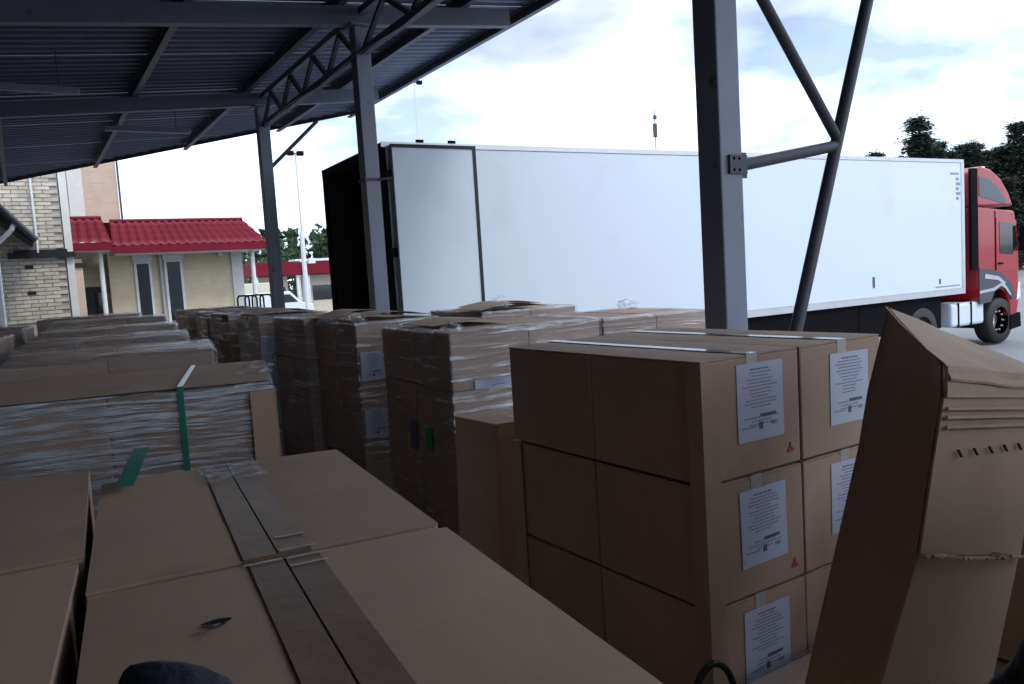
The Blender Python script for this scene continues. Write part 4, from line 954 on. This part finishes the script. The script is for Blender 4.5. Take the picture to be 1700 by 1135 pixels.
nd = [(B(-.16, 0, 1.08), (.15, .11)), (B(-.15, 0, 1.28), (.145, .105)), (B(-.13, 0, 1.50), (.165, .115)), (B(-.12, 0, 1.64), (.13, .09)), (B(-.10, 0, 1.735), .055), (B(-.09, 0, 1.80), .062), (B(-.085, 0, 1.885), .09), (B(-.08, 0, 1.96), .08)]
ed = [(i, i+1) for i in range(7)]
def chain(start, pts):
    a = start
    for p, r in pts: nd.append((p, r)); ed.append((a, len(nd)-1)); a = len(nd)-1
Le, Re = Vector(B(.12, -.30, 1.62)), Vector(B(.10, .36, 1.62))
chain(3, [(B(-.12, -.17, 1.635), .068), (tuple(Vector(B(-.12, -.19, 1.62)).lerp(Le, .55)), .058), (tuple(Le), .05), (tuple(Le.lerp(LHAND, .5)), .046), (tuple(Le.lerp(LHAND, .86)), .036)])
chain(3, [(B(-.12, .17, 1.635), .068), (tuple(Vector(B(-.12, .19, 1.62)).lerp(Re, .55)), .058), (tuple(Re), .05), (tuple(Re.lerp(RHAND, .5)), .046), (tuple(Re.lerp(RHAND, .84)), .038)])
for s in (-1, 1):
    chain(0, [(B(-.16, s*.10, 1.0), .10), (B(-.14, s*.11, .66), .07), (B(-.17, s*.115, .30), .05), (B(-.16, s*.12, .23), .05), (B(-.03, s*.13, .215), .036)])
skin_mesh('body', [(pv_(p), r) for p, r in nd], ed, NAVY, per, 2)
def glove(hand, elbow, side):
    d0 = (hand-elbow).normalized(); up_ = Vector((0, 0, 1)); s = d0.cross(up_).normalized()*side
    d = (d0*.45-up_*.9).normalized(); n_ = s.cross(d).normalized()
    if n_.dot(d0) < 0: n_ = -n_
    nodes = [(hand-d*.03-d0*.05, .034), (hand-d*.03, .036), (hand-d*.005, (.044, .026)), (hand+d*.035, (.046, .024))]; e = [(0, 1), (1, 2), (2, 3)]
    def add(a, ps):
        for p, r in ps: nodes.append((p, r)); e.append((a, len(nodes)-1)); a = len(nodes)-1
    for k, (o_, l) in enumerate(((-.033, .9), (-.011, 1.0), (.011, .95), (.033, .8))):
        b = hand+d*.06+s*o_+n_*.005
        add(3, [(b, .0115), (b+(d*.032+n_*.006)*l, .0105), (b+(d*.046-n_*.022)*l, .010), (b+(d*.030-n_*.044)*l, .009)])
    b = hand-d*.0-s*.045
    add(2, [(b, .014), (b+d*.03-s*.012-n_*.012, .012), (b+d*.052+s*.004-n_*.028, .0105)])
    o = skin_mesh('glove', [(pv_(p), r) for p, r in nodes], e, NAVY, per, 2)
    c = hand-d*.03-d0*.06; m = MB(); m.tube(pv_(c-d0*.035), pv_(c+d0*.03), .043, .040, 16); m.build('cuff', NAVY, per)
glove(LHAND, Le, 1); glove(RHAND, Re, -1)
# helmet, face
m = MB(); n = 16; vs = []; fs = []
hc = Vector(B(-.085, 0, 1.945))
for j in range(9):
    ph = math.pi/2*j/8
    for i in range(n):
        t = math.tau*i/n; k = 1.0+(.10 if j == 0 else 0); v = pf*(math.cos(t)*.125*math.cos(ph)*k)+pr_*(math.sin(t)*.11*math.cos(ph)*k)+Vector((0, 0, math.sin(ph)*.115)); vs.append(pv_(hc+v))
fs = [(j*n+i, j*n+(i+1) % n, (j+1)*n+(i+1) % n, (j+1)*n+i) for j in range(8) for i in range(n)]
m.add(vs, fs, True); m.build('cap', NAVY, per)
m = MB(); vs = []; c = Vector(B(-.075, 0, 1.875)); K = 13
for j in range(K):
    for i in range(K):
        a, b = (i/(K-1)-.5)*2.2, (j/(K-1)-.5)*2.2
        rr = .098; p = pf*(math.cos(a)*math.cos(b*.6)*rr)+pr_*(math.sin(a)*.078)+Vector((0, 0, math.sin(b)*.115*.8))
        nose = math.exp(-((a/.16)**2+((b+.12)/.32)**2))*.022; eye = -sum(math.exp(-(((a-q)/.2)**2+((b-.15)/.14)**2)) for q in (-.4, .4))*.010; mouth = math.exp(-((a/.4)**2+((b+.62)/.08)**2))*.006
        vs.append(pv_(c+p+pf*(nose+eye+mouth)))
m.add(vs, [(j*K+i, j*K+i+1, (j+1)*K+i+1, (j+1)*K+i) for j in range(K-1) for i in range(K-1)], True); fo = m.build('face', SKIN, per)
for q in (-1, 1):
    m = MB(); e = c+pf*.083+pr_*(q*.031)+Vector((0, 0, .014))
    bm = bmesh.new(); bmesh.ops.create_uvsphere(bm, u_segments=10, v_segments=8, radius=.011); bm.verts.index_update()
    m.add([Vector(pv_(e))+v.co for v in bm.verts], [[v.index for v in f.verts] for f in bm.faces], True); bm.free(); m.build('eye', GLASS, fo)
